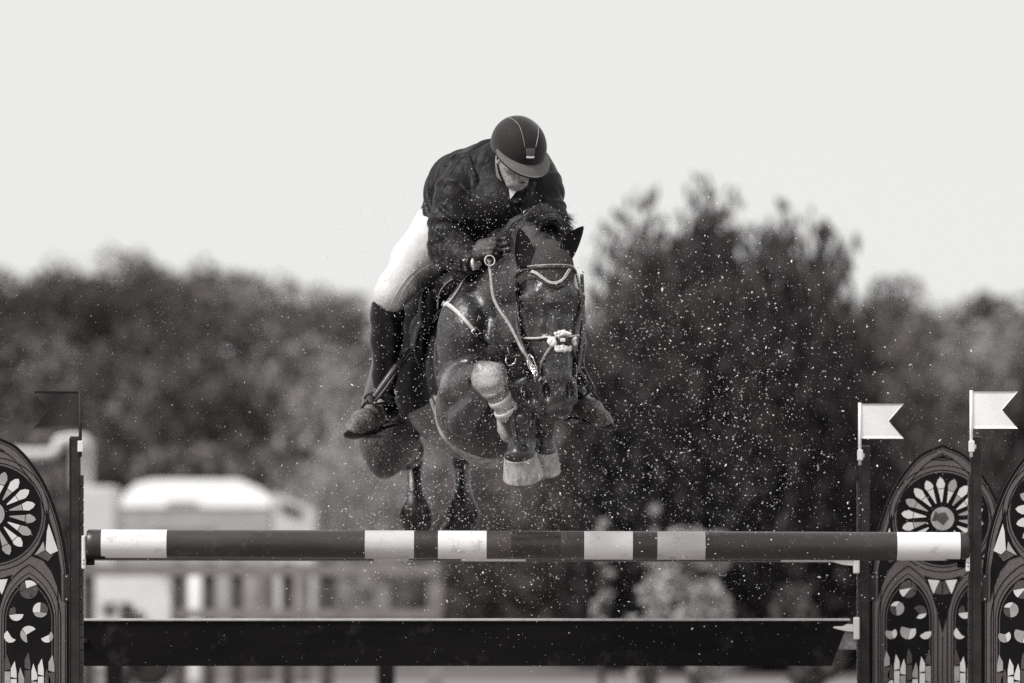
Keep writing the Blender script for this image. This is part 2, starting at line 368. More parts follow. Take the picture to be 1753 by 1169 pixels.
# hillside wood
V0, F0, off = [], [], 0; V1, F1, off1 = [], [], 0
g = np.random.default_rng(5); vals = []
rows = [(215, 40), (260, 44), (310, 48), (355, 50), (400, 54), (440, 56), (480, 60), (515, 66)]
for dd, n_ in rows:
    for i in range(n_):
        px = -140+2030*(i+g.uniform(.1, .9))/n_; d2 = dd+g.uniform(-14, 14)
        x = (px-876.5)*d2/F; z = hill_z(x, d2-DIST); h = g.uniform(4.2, 8.0)*(1 if dd > 300 else .75)
        if dd > 500: h = g.uniform(4.5, 8.6)
        cs, rs = [], []
        for q in range(6):
            cs.append((x+g.uniform(-.3, .3)*h*.6, d2-DIST+g.uniform(-1, 1), z+h*g.uniform(.3, .85))); r = h*g.uniform(.14, .24); rs.append((r, r, r*g.uniform(.8, 1.2)))
        v, f = leaf_cloud(cs, rs, 420, .30, int(g.integers(1e9))); top_ = 1004-(z+h*.6-CAM_Z)*F/d2
        pale = math.exp(-((px-620)/120)**2-((top_-730)/95)**2)*1.1+math.exp(-((px-230)/170)**2-((top_-600)/60)**2)*.16+math.exp(-((px-1600)/100)**2-((top_-640)/90)**2)*.25+.03  # mist left of the boot painted as paler trees; elsewhere lighter trees
        if g.random() < pale: V1.append(v); F1.append(f+off1); off1 += len(v)
        else: V0.append(v); F0.append(f+off); off += len(v)
VV = np.concatenate(V0)
tag(obj('pale_wood', mesh('pale_wood', np.concatenate(V1), np.concatenate(F1), M['misty_leaves'])), 'part of the wood with mist painted into its pale leaves low on the hillside left of the rider boot', kind='stuff')
tag(obj('hillside_wood', mesh('hillside_wood', VV, np.concatenate(F0), M['far_leaves'])), 'blurred dark wood covering the hillside behind the rider', kind='stuff')

def tree(px, top_py, dd, wpx, label, m, whips=30, leaves=5200, seed=1, low=0.12, group='tall brushy trees behind the horse', lean=0, leafsize=.12, dens=1.0):
    x = (px-876.5)*dd/F; y = dd-DIST; H = CAM_Z+(1004-top_py)*dd/F; W = wpx*dd/F/2*1.12
    r = random.Random(seed); t = thing('tree', (x, y, 0), label, 'tree', group)
    tb = MB(); tb.tube([(x, y, -.1), (x+.05, y, H*.2), (x+lean*H*.2, y, H*.45), (x+lean*H*.4, y, H*.8)], [W*.11, W*.08, W*.05, .02], 8)
    wb = MB(); g = np.random.default_rng(seed); VL, n_t = [], 0; base = Vector((x, y, H*max(low, .10)))
    for k in range(whips):
        a = r.uniform(0, 2*math.pi); el = math.asin(min(1, r.random()**.8)); ln = r.uniform(.70, 1.02) if k % 5 else r.uniform(.95, 1.06)
        hz_ = min(1, 1.35*math.cos(el)); d_ = Vector((math.cos(a)*hz_*W, math.sin(a)*hz_*W, min(1, 1.12*math.sin(el))*(H-base.z)*(1-.16*hz_**2)))*ln; d_.x += lean*d_.z
        if k < whips*.3: d_.z = d_.z*.25-H*.02
        p0 = base-Vector((0, 0, base.z*.5)); p3 = base+d_; p1 = p0.lerp(p3, .4)+Vector((0, 0, -.03*H)); 
        wb.tube(spline([p0, p1, p3], 3), [.05, .045, .035, .025, .02, .012, .006], 5, cap=False)
        m_n = int(leaves*dens*1.9/whips); s_ = g.uniform(.12, 1.0, m_n); P_ = np.outer((1-s_)**2, p0)+np.outer(2*s_*(1-s_), p1)+np.outer(s_**2, p3)
        sg = W*.33*(1.22-s_)**.6; P_ = P_+g.normal(size=(m_n, 3))*sg[:, None]*np.array([1, 1, .9]); dn = np.array(d_.normalized())
        ax = dn[None, :]*1.1+np.array([0, 0, .5])+g.normal(size=(m_n, 3))*.45; ax /= np.linalg.norm(ax, axis=1)[:, None]; bx = np.cross(ax, g.normal(size=(m_n, 3))); bx /= np.linalg.norm(bx, axis=1)[:, None]
        L_ = leafsize*g.uniform(.7, 1.8, m_n)[:, None]; ok_ = P_[:, 2] > .15
        VL.append(np.concatenate([P_-ax*L_, P_+bx*L_*.33, P_+ax*L_, P_-bx*L_*.33], 1)[ok_].reshape(-1, 3))
    trunk = obj('trunk', tb.me('trunk', M['bark'], True), t)
    obj('branches', wb.me('branches', M['bark'], True), t)
    v = np.concatenate(VL); f = np.arange(len(v)).reshape(-1, 4)
    obj('crown', mesh('crown', v, f, m), t)
    return t
ML, DL = M['mid_leaves'], M['dark_leaves']
tree(1012, 352, 104, 190, 'thin twiggy tree with bare upright tips right of the horse ears', ML, 34, 2600, 21, .3, leafsize=.07)
tree(1105, 354, 101, 250, 'broad brushy tree with a rounded top just right of the horse head', ML, 60, 9000, 22)
tree(1190, 340, 102, 220, 'round-topped brushy tree left of the tallest tip', ML, 60, 9000, 33)
tree(1256, 280, 103, 210, 'tallest tree with one pointed upright tip above the crowns', ML, 60, 9000, 23)
tree(1338, 298, 100, 210, 'tree with a wide brush shaped top beside the tallest tip', ML, 60, 9000, 24)
tree(1402, 405, 98, 170, 'lower tree leaning right with feathery shoots on its shoulder', ML, 60, 8500, 25, lean=.05)
tree(1150, 368, 106, 260, 'brushy tree filling the gap between the two left tops of the clump', ML, 60, 9000, 34)
tree(1296, 345, 107, 240, 'brushy tree just right of the tallest tip', ML, 60, 9000, 35)
tree(1380, 388, 106, 180, 'brushy tree behind the right shoulder of the clump', ML, 60, 9000, 36)
tree(1055, 372, 106, 220, 'pale brushy tree at the left edge of the clump beside the horse ear', M['far_leaves'], 50, 7000, 37)
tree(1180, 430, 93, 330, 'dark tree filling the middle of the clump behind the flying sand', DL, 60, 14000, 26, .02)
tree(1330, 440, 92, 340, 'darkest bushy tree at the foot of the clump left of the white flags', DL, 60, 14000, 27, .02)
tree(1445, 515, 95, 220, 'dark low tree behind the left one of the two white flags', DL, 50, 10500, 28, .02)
tree(1050, 520, 95, 270, 'grey bushy tree just behind the rider toe on the right', ML, 50, 10000, 29, .02)
tree(880, 660, 125, 300, 'bushy grey tree mostly hidden behind the horse legs', M['far_leaves'], 44, 7000, 30, .02)
tree(640, 640, 150, 300, 'pale tree standing in for mist behind the rider boot on the left', M['misty_leaves'], 44, 9000, 38, .02, group='pale mist-coloured trees behind the horse')  # these pale trees are added, with the mist put into their leaf colour
tree(755, 700, 140, 260, 'pale low tree standing in for mist between the hind legs', M['misty_leaves'], 44, 8000, 39, .02, group='pale mist-coloured trees behind the horse')
tree(540, 700, 155, 220, 'faint pale tree standing in for mist right of the camper van', M['misty_leaves'], 40, 4500, 40, .02, group='pale mist-coloured trees behind the horse')
tree(1765, 640, 90, 130, 'dark twiggy tree at the right edge behind the gothic wing', DL, 34, 3800, 31, .05)
tree(1600, 640, 120, 300, 'wide grey tree between the two white flags', M['far_leaves'], 44, 7000, 32, .02)
def shrub(px, top, dd, wpx, m, label, seed, n=2600, name='shrub', group=None, ls=.05):
    x = (px-876.5)*dd/F; y = dd-DIST; H = max(CAM_Z+(1004-top)*dd/F, .3); W = wpx*dd/F/2; g = np.random.default_rng(seed)
    t = thing(name, (x, y, 0), label, 'shrub', group); sb = MB(); cs, rs = [], []
    for k in range(16):
        a = g.uniform(0, 6.28); rr = g.random()**.5*.75; h = H*g.uniform(.25, .95)*(1-.25*rr)
        p = (x+math.cos(a)*rr*W, y+math.sin(a)*rr*W, h); cs.append(p); q = W*g.uniform(.18, .34); rs.append((q, q, q))
        sb.tube([(x, y, 0), ((x+p[0])/2, (y+p[1])/2, h*.6), p], [.02, .014, .006], 5, cap=False)
    obj('stems', sb.me('stems', M['bark']), t); v, f = leaf_cloud(cs, rs, n, ls, seed, .5); obj('foliage', mesh('foliage', v, f, m), t); return t
shrub(1185, 850, 62, 200, M['pale_leaves'], 'pale leafy shrub showing above and below the striped poles', 41, 9000)
shrub(1110, 960, 60, 90, M['pale_leaves'], 'small pale bush just under the pole left of the pale shrub', 42, 500)
shrub(1400, 985, 66, 190, M['far_leaves'], 'low grey bush behind the right end of the plank', 43, 2500)
shrub(1030, 835, 64, 40, M['pale_leaves'], 'small white flowering shoot left of the pale shrub', 44, 700)
shrub(1122, 838, 64, 34, M['pale_leaves'], 'thin white flowering shoot at the top of the pale shrub', 45, 500)
shrub(215, 985, 66, 90, DL, 'dark twiggy bush in front of the white van under the pole', 46, 260)

# ------------------------------------------------------------------ vehicles, fence
def wheel(mb, x, y, z, r, w_): mb.rev((x, y, z), (0, 1, 0), [(0, r*.7), (.02, r), (w_-.02, r), (w_, r*.7)], 20)
def B(px, dd): return (px-876.5)*dd/F
def Z(py, dd): return CAM_Z+(1004-py)*dd/F
dd = 112; y = dd-DIST; t = thing('camper_van', (B(340, dd), y, 0), 'white rounded camper van with sloping cab facing right', 'van')
b = MB(); zb = Z(868, dd); zt = Z(822, dd)
x0, x1, x2, x3 = B(207, dd), B(440, dd), B(505, dd), B(538, dd)
roof = [(x0, zb), (x1+.25, zb), (x1+.2, Z(850, dd)), (x1-.0, Z(834, dd)), (x1-.35, zt+.02), (x0+.5, zt+.02), (x0+.22, Z(828, dd)), (x0+.04, Z(846, dd))]
b.prism(roof, y, y+2.2); b.v = [(vx, vy+(vz-zb)*1.0 if vy < y+.1 and vz > zb+.02 else vy, vz) for vx, vy, vz in b.v]; obj('roof', b.me('roof', M['van_white']), t)
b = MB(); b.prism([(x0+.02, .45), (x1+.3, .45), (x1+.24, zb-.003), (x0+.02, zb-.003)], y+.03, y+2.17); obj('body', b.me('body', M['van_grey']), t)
b = MB(); b.prism([(x1+.31, .45), (x3, .45), (x3, Z(906, dd)), (x3+.02, Z(872, dd)), (x2, Z(858, dd)), (x1+.26, Z(842, dd))], y+.05, y+2.1); obj('cab', b.me('cab', M['van_white']), t)
b = MB(); b.prism([(x1+.42, Z(876, dd)), (x2+.12, Z(886, dd)), (x2+.12, Z(873, dd)), (x1+.42, Z(859, dd))], y+.02, y+.05); obj('windscreen', b.me('windscreen', M['van_glass']), t)
for q in (x0+.9, x1+.6):
    b = MB(); wheel(b, q, y-.02, .42, .42, .28); obj('wheel', b.me('wheel', M['tyre'], True), t)
b = MB(); b.box(B(255, dd), B(365, dd), y-.0, y+.03, Z(908, dd), Z(897, dd)); obj('window', b.me('window', M['van_grey']), t)
b = MB(); b.box(B(285, dd), B(340, dd), y-.004, y-.0005, Z(866, dd), Z(858, dd)); obj('roof_marking', b.me('roof_marking', M['van_grey']), t)
dd = 108; y = dd-DIST; t = thing('utility_truck', (B(110, dd), y, 0), 'white utility truck with tall curved pipe at far left', 'truck')
b = MB(); b.bevbox(B(130, dd), B(197, dd), y, y+1.8, .5, Z(832, dd), .05); obj('body', b.me('body', M['van_white']), t)
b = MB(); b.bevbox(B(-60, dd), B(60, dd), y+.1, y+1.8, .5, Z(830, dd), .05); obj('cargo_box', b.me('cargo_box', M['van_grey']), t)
b = MB(); b.tube(spline([(B(20, dd), y+.5, Z(775, dd)), (B(70, dd), y+.5, Z(776, dd)), (B(92, dd), y+.5, Z(770, dd)), (B(98, dd), y+.5, Z(754, dd)), (B(125, dd), y+.5, Z(749, dd)), (B(146, dd), y+.5, Z(757, dd)), (B(148, dd), y+.5, Z(800, dd)), (B(146, dd), y+.5, Z(840, dd))], 4), .085, 10); obj('pipe', b.me('pipe', M['van_white'], True), t)
b = MB(); b.bevbox(B(120, dd), B(140, dd), y+.3, y+.8, Z(833, dd), Z(752, dd), .03); obj('column', b.me('column', M['van_grey']), t)
for q in (150, 10):
    b = MB(); wheel(b, B(q, dd), y-.02, .42, .42, .28); obj('wheel', b.me('wheel', M['tyre'], True), t)
dd = 78; y = dd-DIST; t = thing('parked_car', (B(210, dd), y, 0), 'white parked car blurred under the left end of the pole', 'car')
b = MB(); b.prism([(B(60, dd), .28), (B(285, dd), .28), (B(292, dd), Z(1030, dd)), (B(285, dd), Z(1008, dd)), (B(268, dd), Z(985, dd)), (B(150, dd), Z(982, dd)), (B(120, dd), Z(1010, dd)), (B(60, dd), Z(1015, dd))], y, y+1.7); obj('body', b.me('body', M['van_white']), t)
b = MB(); b.prism([(B(172, dd), Z(1048, dd)), (B(222, dd), Z(1048, dd)), (B(222, dd), Z(1028, dd)), (B(172, dd), Z(1028, dd))], y-.02, y-.002); obj('number_panel', b.me('number_panel', M['van_grey']), t)
for q in (90, 255):
    b = MB(); wheel(b, B(q, dd), y-.02, .3, .3, .2); obj('wheel', b.me('wheel', M['tyre'], True), t)
for i, (a, c, tp, lab) in enumerate([(325, 352, 982, 'white feed drum nearest the parked car'), (415, 468, 975, 'wide white feed drum in the middle of the row'), (500, 530, 978, 'white feed drum behind the thick fence posts')]):
    dd = 82; y = dd-DIST; b = MB(); b.rev((B((a+c)/2, dd), y, 0), (0, 0, 1), [(0, B(c, dd)/2-B(a, dd)/2), (.04, (B(c, dd)-B(a, dd))/2+.01), (Z(tp, dd)-.05, (B(c, dd)-B(a, dd))/2+.01), (Z(tp, dd), (B(c, dd)-B(a, dd))/2-.03)], 24)
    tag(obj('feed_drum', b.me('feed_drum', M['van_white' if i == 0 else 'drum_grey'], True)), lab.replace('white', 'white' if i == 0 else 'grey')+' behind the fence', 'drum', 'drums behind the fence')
dd = 70; y = dd-DIST; t = thing('arena_fence', (B(500, dd), y, 0), 'blurred grey rail fence under the pole on the left', 'fence')
for z0, z1, xa, xb in ((1060, 1043, 300, 752), (986, 966, 130, 752), (1100, 1085, 300, 752)):
    b = MB(); b.bevbox(B(xa, dd), B(xb, dd), y, y+.035, Z(z0, dd), Z(z1, dd), .006); obj('rail', b.me('rail', M['fence_grey']), t)
for px in (150, 305, 357, 405, 492, 560, 655, 745):
    wpx = 22 if px < 600 else 26; b = MB(); b.bevbox(B(px-wpx/2, dd), B(px+wpx/2, dd), y+.036, y+.15, 0, Z(962, dd), .008); obj('fence_post', b.me('fence_post', M['fence_grey'] if px > 600 else M['bark']), t)
for px, dd, lab in ((661, 46, 'dark post of another jump seen under the plank in the middle'), (195, 46, 'dark post of another jump seen under the plank at left')):
    y = dd-DIST; b = MB(); b.bevbox(B(px-15, dd), B(px+15, dd), y, y+.1, 0, Z(1105, dd), .008)
    tag(obj('jump_post', b.me('jump_post', M['wing_black'])), lab, 'post')
# ------------------------------------------------------------------ the jump: wings, cups, poles, plank
OUT = [(0, 1.852), (.033, 1.84), (.10, 1.806), (.172, 1.724), (.23, 1.62), (.277, 1.48), (.30, 1.35), (.307, 1.24), (.308, 1.0), (.308, .12)]
def arch(inset, n=3, zmin=.12):
    half = spline([(a, b_) if False else Vector((a, b_, 0)) for a, b_ in OUT], n); pts = []
    for i, p in enumerate(half):
        t_ = (half[min(i+1, len(half)-1)]-half[max(i-1, 0)]).normalized(); nn_ = Vector((t_.y, -t_.x, 0))
        q = p+nn_*inset
        if q.x >= 0: pts.append((q.x, max(q.y, zmin)))
    if inset > 0: pts = [(0, pts[0][1]+.001+pts[0][0]*.5)]+pts
    rt = pts; lf = [(-a, c) for a, c in reversed(pts) if a > 1e-6]
    return lf+rt
def circ(cx, cz, r, n=40, a0=0): return [(cx+r*math.cos(a0+2*math.pi*k/n), cz+r*math.sin(a0+2*math.pi*k/n)) for k in range(n)]
def lancet(c, hw, z0, zs, n=9):
    rt = [(c+hw, z0)]+[(c-hw+2*hw*math.cos(q), zs+2*hw*math.sin(q)) for q in [math.pi/3*k/n for k in range(n+1)]]
    return rt+[(2*c-a, z) for a, z in reversed(rt[:-1])]
TRI = {'L': 'glass_light', 'M': 'glass_mid', 'D': 'glass_dim'}
def make_wing(x_post, y, side, label, flagmat, flag_side, cups, scale_label):
    """side +1: wing panel to the right of its post"""
    t = thing('jump_wing', (x_post, y, 0), label, 'jump wing', 'gothic window jump wings'); xc = x_post+side*.33
    f = y-.012; r = random.Random(5)
    b = MB(); b.prism([(xc+u, z) for u, z in arch(0)], y-.012, y+.012, 0)[::] if False else b.prism([(xc+u, z) for u, z in arch(0)], y-.012, y+.012, 0)
    panel = obj('panel', b.me('panel', M['wing_black']), t)
    S = lambda pts: [(xc+u, z) for u, z in pts]
    b = MB(); b.prism(S(arch(.012)), f-.0025, f+.001); obj('tracery', b.me('tracery', M['wing_grey']), t)
    def pocket(poly, lvl=.0040, nm='pocket'):
        b = MB(); b.prism(S(poly), f-lvl, f-.001); return obj(nm, b.me(nm, M['wing_black']), t)
    def line(path, w_, closed=False, lvl=.0036, m='wing_black', nm='tracery_line'):
        b = MB(); b.strip(S(path), w_, f-lvl, f-.001, closed); return obj(nm, b.me(nm, M[m]), t)
    line(arch(.017), .003); line(arch(.046), .0035)
    pocket(circ(0, 1.538, .1965, 56), nm='rose_recess'); line(circ(0, 1.538, .206, 56), .0035, True); line(circ(0, 1.538, .226, 56), .0035, True, .0033)
    for c in (-.146, .146):
        pocket(lancet(c, .100, .14, 1.115), nm='lancet_recess'); line(lancet(c, .108, .14, 1.118), .003, lvl=.0031); line(lancet(c, .126, .14, 1.12), .0035, lvl=.0042)
        line(lancet(c, .092, .15, 1.112), .0028, False, .0050, 'wing_grey')
    sp_ = [(.216, 1.56), (.208, 1.48), (.185, 1.42), (.153, 1.372), (.200, 1.355), (.235, 1.31), (.262, 1.24), (.276, 1.19), (.273, 1.32), (.253, 1.44)]
    pocket(sp_, nm='side_recess'); pocket([(-u, z) for u, z in sp_][::-1], nm='side_recess')
    pocket([(-.080, 1.297), (-.047, 1.222), (-.019, 1.13), (0, 1.054), (.019, 1.13), (.047, 1.222), (.080, 1.297), (.04, 1.285), (0, 1.281), (-.04, 1.285)], nm='centre_recess')
    pocket([(-.050, 1.790), (0, 1.785), (.050, 1.790), (0, 1.818)], .0045, 'apex_trefoil'); line([(-.036, 1.793), (0, 1.811), (.036, 1.793), (0, 1.790)], .003, True, .0055, 'wing_grey')
    line([(-.0, .15), (0, 1.04)], .003)
    def piece(poly, tone, lvl=.006, nm='glass_piece'):
        b = MB(); b.prism(S(poly), f-lvl, f+.001); return obj(nm, b.me(nm, M[TRI[tone]]), t)
    def cx_(ang, rad): return (rad*math.cos(ang), 1.538+rad*math.sin(ang))
    NP = 18
    for k in range(NP):
        a = math.pi/2+2*math.pi*(k+.15)/NP; h = .135; h2 = .06
        sp = r.uniform(.118, .135)
        ton = 'L' if r.random() < .8 else 'M'
        inner = [cx_(a-.028, .070), cx_(a-.10, sp-.002), cx_(a+.10, sp-.002), cx_(a+.028, .070)]
        outer = [cx_(a-.102, sp+.001), cx_(a-.128, .148), cx_(a-.07, .166), cx_(a, .176), cx_(a+.07, .166), cx_(a+.128, .148), cx_(a+.102, sp+.001)]
        piece(inner[::1], 'M' if r.random() < .35 else 'L'); piece(outer, ton)
    hub = circ(0, 1.538, .050, 20); piece(hub, 'M', .0062)
    piece([(-.022, 1.530), (.002, 1.512), (.026, 1.540), (.012, 1.566), (-.014, 1.562)], 'D', .0080)
    piece([(-.045, 1.530), (-.024, 1.530), (-.017, 1.558), (-.030, 1.572)], 'D', .0080)
    for s in (-1, 1):
        o = lambda pts, s=s: [(s*u, z) for u, z in (pts if s > 0 else reversed(pts))]
        piece(o([(.213, 1.395), (.232, 1.378), (.262, 1.392), (.225, 1.50), (.218, 1.47)]), 'L', .0055); piece(o([(.178, 1.375), (.222, 1.350), (.250, 1.384), (.232, 1.374), (.212, 1.392)]), 'D', .0055); piece(o([(.168, 1.374), (.176, 1.377), (.210, 1.394), (.204, 1.43), (.19, 1.405)]), 'M', .0055)
        piece(o([(.012, 1.276), (.038, 1.218), (.046, 1.236), (.062, 1.280), (.035, 1.278)]), 'L', .0055); piece(o([(.002, 1.215), (.034, 1.221), (.010, 1.273), (.002, 1.27)]), 'D', .0055)
        c = .146
        for (u, z, rad, seq) in ((0, 1.238, .037, 'DDLD'), (-.050, 1.142, .029, '_DL'), (.046, 1.157, .030, 'LMD'), (-.073, 1.052, .026, '_L'), (0, 1.06, .034, '_LM'), (.072, 1.052, .025, '_LM')):
            a0 = r.uniform(0, 6.28); n_ = len(seq); cuts = [0]
            for q in range(n_): cuts.append(cuts[-1]+r.uniform(.7, 1.4))
            cuts = [a0+2*math.pi*q/cuts[-1] for q in cuts]; ox, oz = r.uniform(-.35, .35)*rad, r.uniform(-.35, .35)*rad
            for q in range(n_):
                if seq[q] == '_': continue
                aa = np.linspace(cuts[q]+.05, cuts[q+1]-.05, 7); poly = [(c+u+ox, z+oz)]+[(c+u+rad*math.cos(w_), z+rad*math.sin(w_)) for w_ in aa]
                if s < 0: poly = [(-p_, z_) for p_, z_ in poly][::-1]
                piece(poly, seq[q])
        for q, (u, zt, tn) in enumerate(((-.085, .985, 'D'), (-.060, .955, 'L'), (-.030, .93, 'M'), (-.005, .99, 'D'), (.022, .945, 'L'), (.048, .965, 'L'), (.075, .925, 'D'), (.090, .98, 'M'))):
            w2 = .0115; zb = .62
            for (za, zc, tt) in ((zt-.001, zt-.07, tn), (zt-.073, zt-.14, 'LMDL'[(q*3+1) % 4]), (zt-.143, zb, 'MDLL'[(q*5+2) % 4])):
                top = za == zt-.001
                poly = [(c+u-w2, zc+.006*(q % 2)), (c+u+w2, zc+.006*((q+1) % 2)), (c+u+w2, za-(.045 if top else 0)), (c+u+(.004 if q % 2 else -.004), za), (c+u-w2, za-(.030 if top else 0))]
                if s < 0: poly = [(-p_, z_) for p_, z_ in poly][::-1]
                piece(poly, tt, .0060)
    # post, track, hinge, foot
    b = MB(); b.bevbox(x_post-.020, x_post+.020, y-.025, y+.025, .0, 1.842, .003); b.tube([(x_post-.0205, y-.027, .02), (x_post-.0205, y-.027, 1.84)], .002, 5); obj('post', b.me('post', M['post_dark']), t)
    b = MB(); b.bevbox(x_post-.021, x_post+.021, y-.026, y+.026, 1.8425, 1.848, .002); obj('post_cap', b.me('post_cap', M['steel_dark']), t)
    xs = x_post-side*.0265
    b = MB()
    zz = .25
    while zz < 1.66: b.bevbox(xs-.006, xs+.006, y-.029, y+.02, zz, zz+.043, .0015); zz += .05
    b.box(xs-.004, xs+.004, y-.025, y+.018, .22, 1.69); obj('cup_track', b.me('cup_track', M['post_dark']), t)
    for zc in (1.245, .55):
        xh = x_post+side*.034; b = MB(); b.bevbox(xh-.0125, xh+.0125, y-.0175, y-.0125, zc-.055, zc+.055, .001); h_ = obj('hinge_plate', b.me('hinge_plate', M['post_dark']), t)
        for z_ in (-.045, .045):
            b = MB(); b.rev((xh, y-.0175, zc+z_), (0, -1, 0), [(0, .0045), (.003, .0035)], 10); obj('screw', b.me('screw', M['piping']), h_)
    b = MB(); b.bevbox(xc-.33, xc+.36, y-.30, y-.23, 0, .07, .01); b.bevbox(xc-.33, xc+.36, y+.23, y+.30, 0, .07, .01); b.bevbox(xc-.03, xc+.03, y-.23, y+.23, .02, .12, .01); obj('foot', b.me('foot', M['post_dark']), t)
    # flag
    xf = x_post-side*.022; fs = flag_side; dz = 0
    b = MB(); b.tube([(xf, y-.035, 1.765), (xf, y-.035, 2.03)], .0065, 10); pole = obj('flag_stick', b.me('flag_stick', M[flagmat], True), t)
    b = MB(); b.bevbox(xf-.010, xf+.013, y-.048, y-.022, 1.785, 1.83, .004); b.bevbox(xf-.004, xf+.02, y-.040, y-.026, 1.797, 1.815, .003); obj('flag_clip', b.me('flag_clip', M['white_plastic']), t)
    FW = .186; zt, zb2 = 2.026, 1.878
    pts = [(xf, zb2), (xf+fs*FW, zb2-.001), (xf+fs*FW*.66, (zt+zb2)/2), (xf+fs*FW, zt), (xf, zt)]
    if fs < 0: pts = pts[::-1]
    # subdivided waving cloth with thickness
    V, Q = [], []; nx, nz = 24, 12
    for side_ in (0, 1):
        for i in range(nx+1):
            for j in range(nz+1):
                v_ = j/nz; lim = .66+.34*abs(2*v_-1); u_ = i/nx*lim
                V.append((xf+fs*FW*u_, y-.035+.0022*side_+.010*math.sin(u_*6+v_*2.4+x_post)*u_, zb2+(zt-zb2)*v_))
    st = (nx+1)*(nz+1)
    for i in range(nx):
        for j in range(nz):
            p_ = i*(nz+1)+j; Q += [[p_, p_+nz+1, p_+nz+2, p_+1], [st+p_, st+p_+1, st+p_+nz+2, st+p_+nz+1]]
    bd = [i*(nz+1) for i in range(nx+1)]+[nx*(nz+1)+j for j in range(1, nz+1)]+[i*(nz+1)+nz for i in range(nx-1, -1, -1)]+[j for j in range(nz-1, 0, -1)]
    for i in range(len(bd)): a_, c_ = bd[i], bd[(i+1) % len(bd)]; Q.append([a_, c_, st+c_, st+a_])
    obj('flag', mesh('flag', V, Q, M[flagmat], True), pole)
    for (zc, kind) in cups:
        xi = xs-side*.010
        if kind == 'plate':      # white back plate with a dark cup under the pole
            b = MB(); b.bevbox(xi-.008, xi+.008, y-.060, y-.02, zc-.105, zc+.028, .005); cp = obj('jump_cup', b.me('jump_cup', M['white_plastic']), t)
            b = MB(); b.bevbox(min(xi-side*.009, xi-side*.085), max(xi-side*.009, xi-side*.085), y-.055, y+.03, zc-.066, zc-.050, .004); b.bevbox(min(xi-side*.009, xi-side*.04), max(xi-side*.009, xi-side*.04), y-.03, y+.01, zc-.09, zc-.0665, .004); obj('cup_shelf', b.me('cup_shelf', M['wing_black']), cp)
            for z_ in (-.085, -.07):
                b = MB(); b.rev((xi, y-.060, zc+z_), (0, -1, 0), [(0, .003), (.002, .002)], 8); obj('screw', b.me('screw', M['wing_black']), cp)
        else:                    # white moulded cup
            b = MB(); L_ = -side
            b.bevbox(xi-.013, xi+.013, y-.055, y-.02, zc-.10, zc-.005, .006); cp = obj('jump_cup', b.me('jump_cup', M['white_plastic']), t)
            b = MB(); q = [(xi+L_*.0135, zc-.035), (xi+L_*.0135, zc-.066), (xi+L_*.055, zc-.062), (xi+L_*.10, zc-.050), (xi+L_*.095, zc-.044), (xi+L_*.06, zc-.043), (xi+L_*.04, zc-.034)]
            if side < 0: q = q[::-1]
            b.prism(q[::-1], y-.05, y+.03); obj('cup_shelf', b.me('cup_shelf', M['white_plastic']), cp)
    return t
S0 = DIST/F
xl, xr = (129-876.5)*S0, (1671-876.5)*S0
YB = 1.67; SB = (DIST+YB)/F
make_wing(xl, 0, -1, 'front left gothic wing in the left foreground with a dark swallowtail flag', 'flag_dark', -1, [(1.425, 'plate')], 1)
make_wing(xr, 0, 1, 'front right gothic wing cut by the right edge with the higher white flag', 'flag_white', 1, [(1.415, 'plate')], 1)
xbr = (1480-876.5)*SB; xbl = (131-876.5)*SB
make_wing(xbr, YB, 1, 'rear right gothic wing showing its whole rose window under the lower white flag', 'flag_white', 1, [(1.405, 'moulded'), (1.125, 'moulded')], 1)
# rear left post: hidden straight behind the front left one, carries the rear pole and the plank
t = thing('jump_post', (xbl, YB, 0), 'dark rear left jump post hidden straight behind the front left post', 'post')
b = MB(); b.bevbox(xbl-.018, xbl+.018, YB-.02, YB+.02, 0, 1.70, .003); b.bevbox(xbl-.2, xbl+.2, YB-.3, YB+.3, 0, .05, .01); obj('post', b.me('post', M['post_dark']), t)
for zc in (1.38, 1.05):
    b = MB(); b.bevbox(xbl-.018, xbl+.05, YB-.06, YB-.021, zc-.04, zc-.02, .004); obj('jump_cup', b.me('jump_cup', M['post_dark']), t)

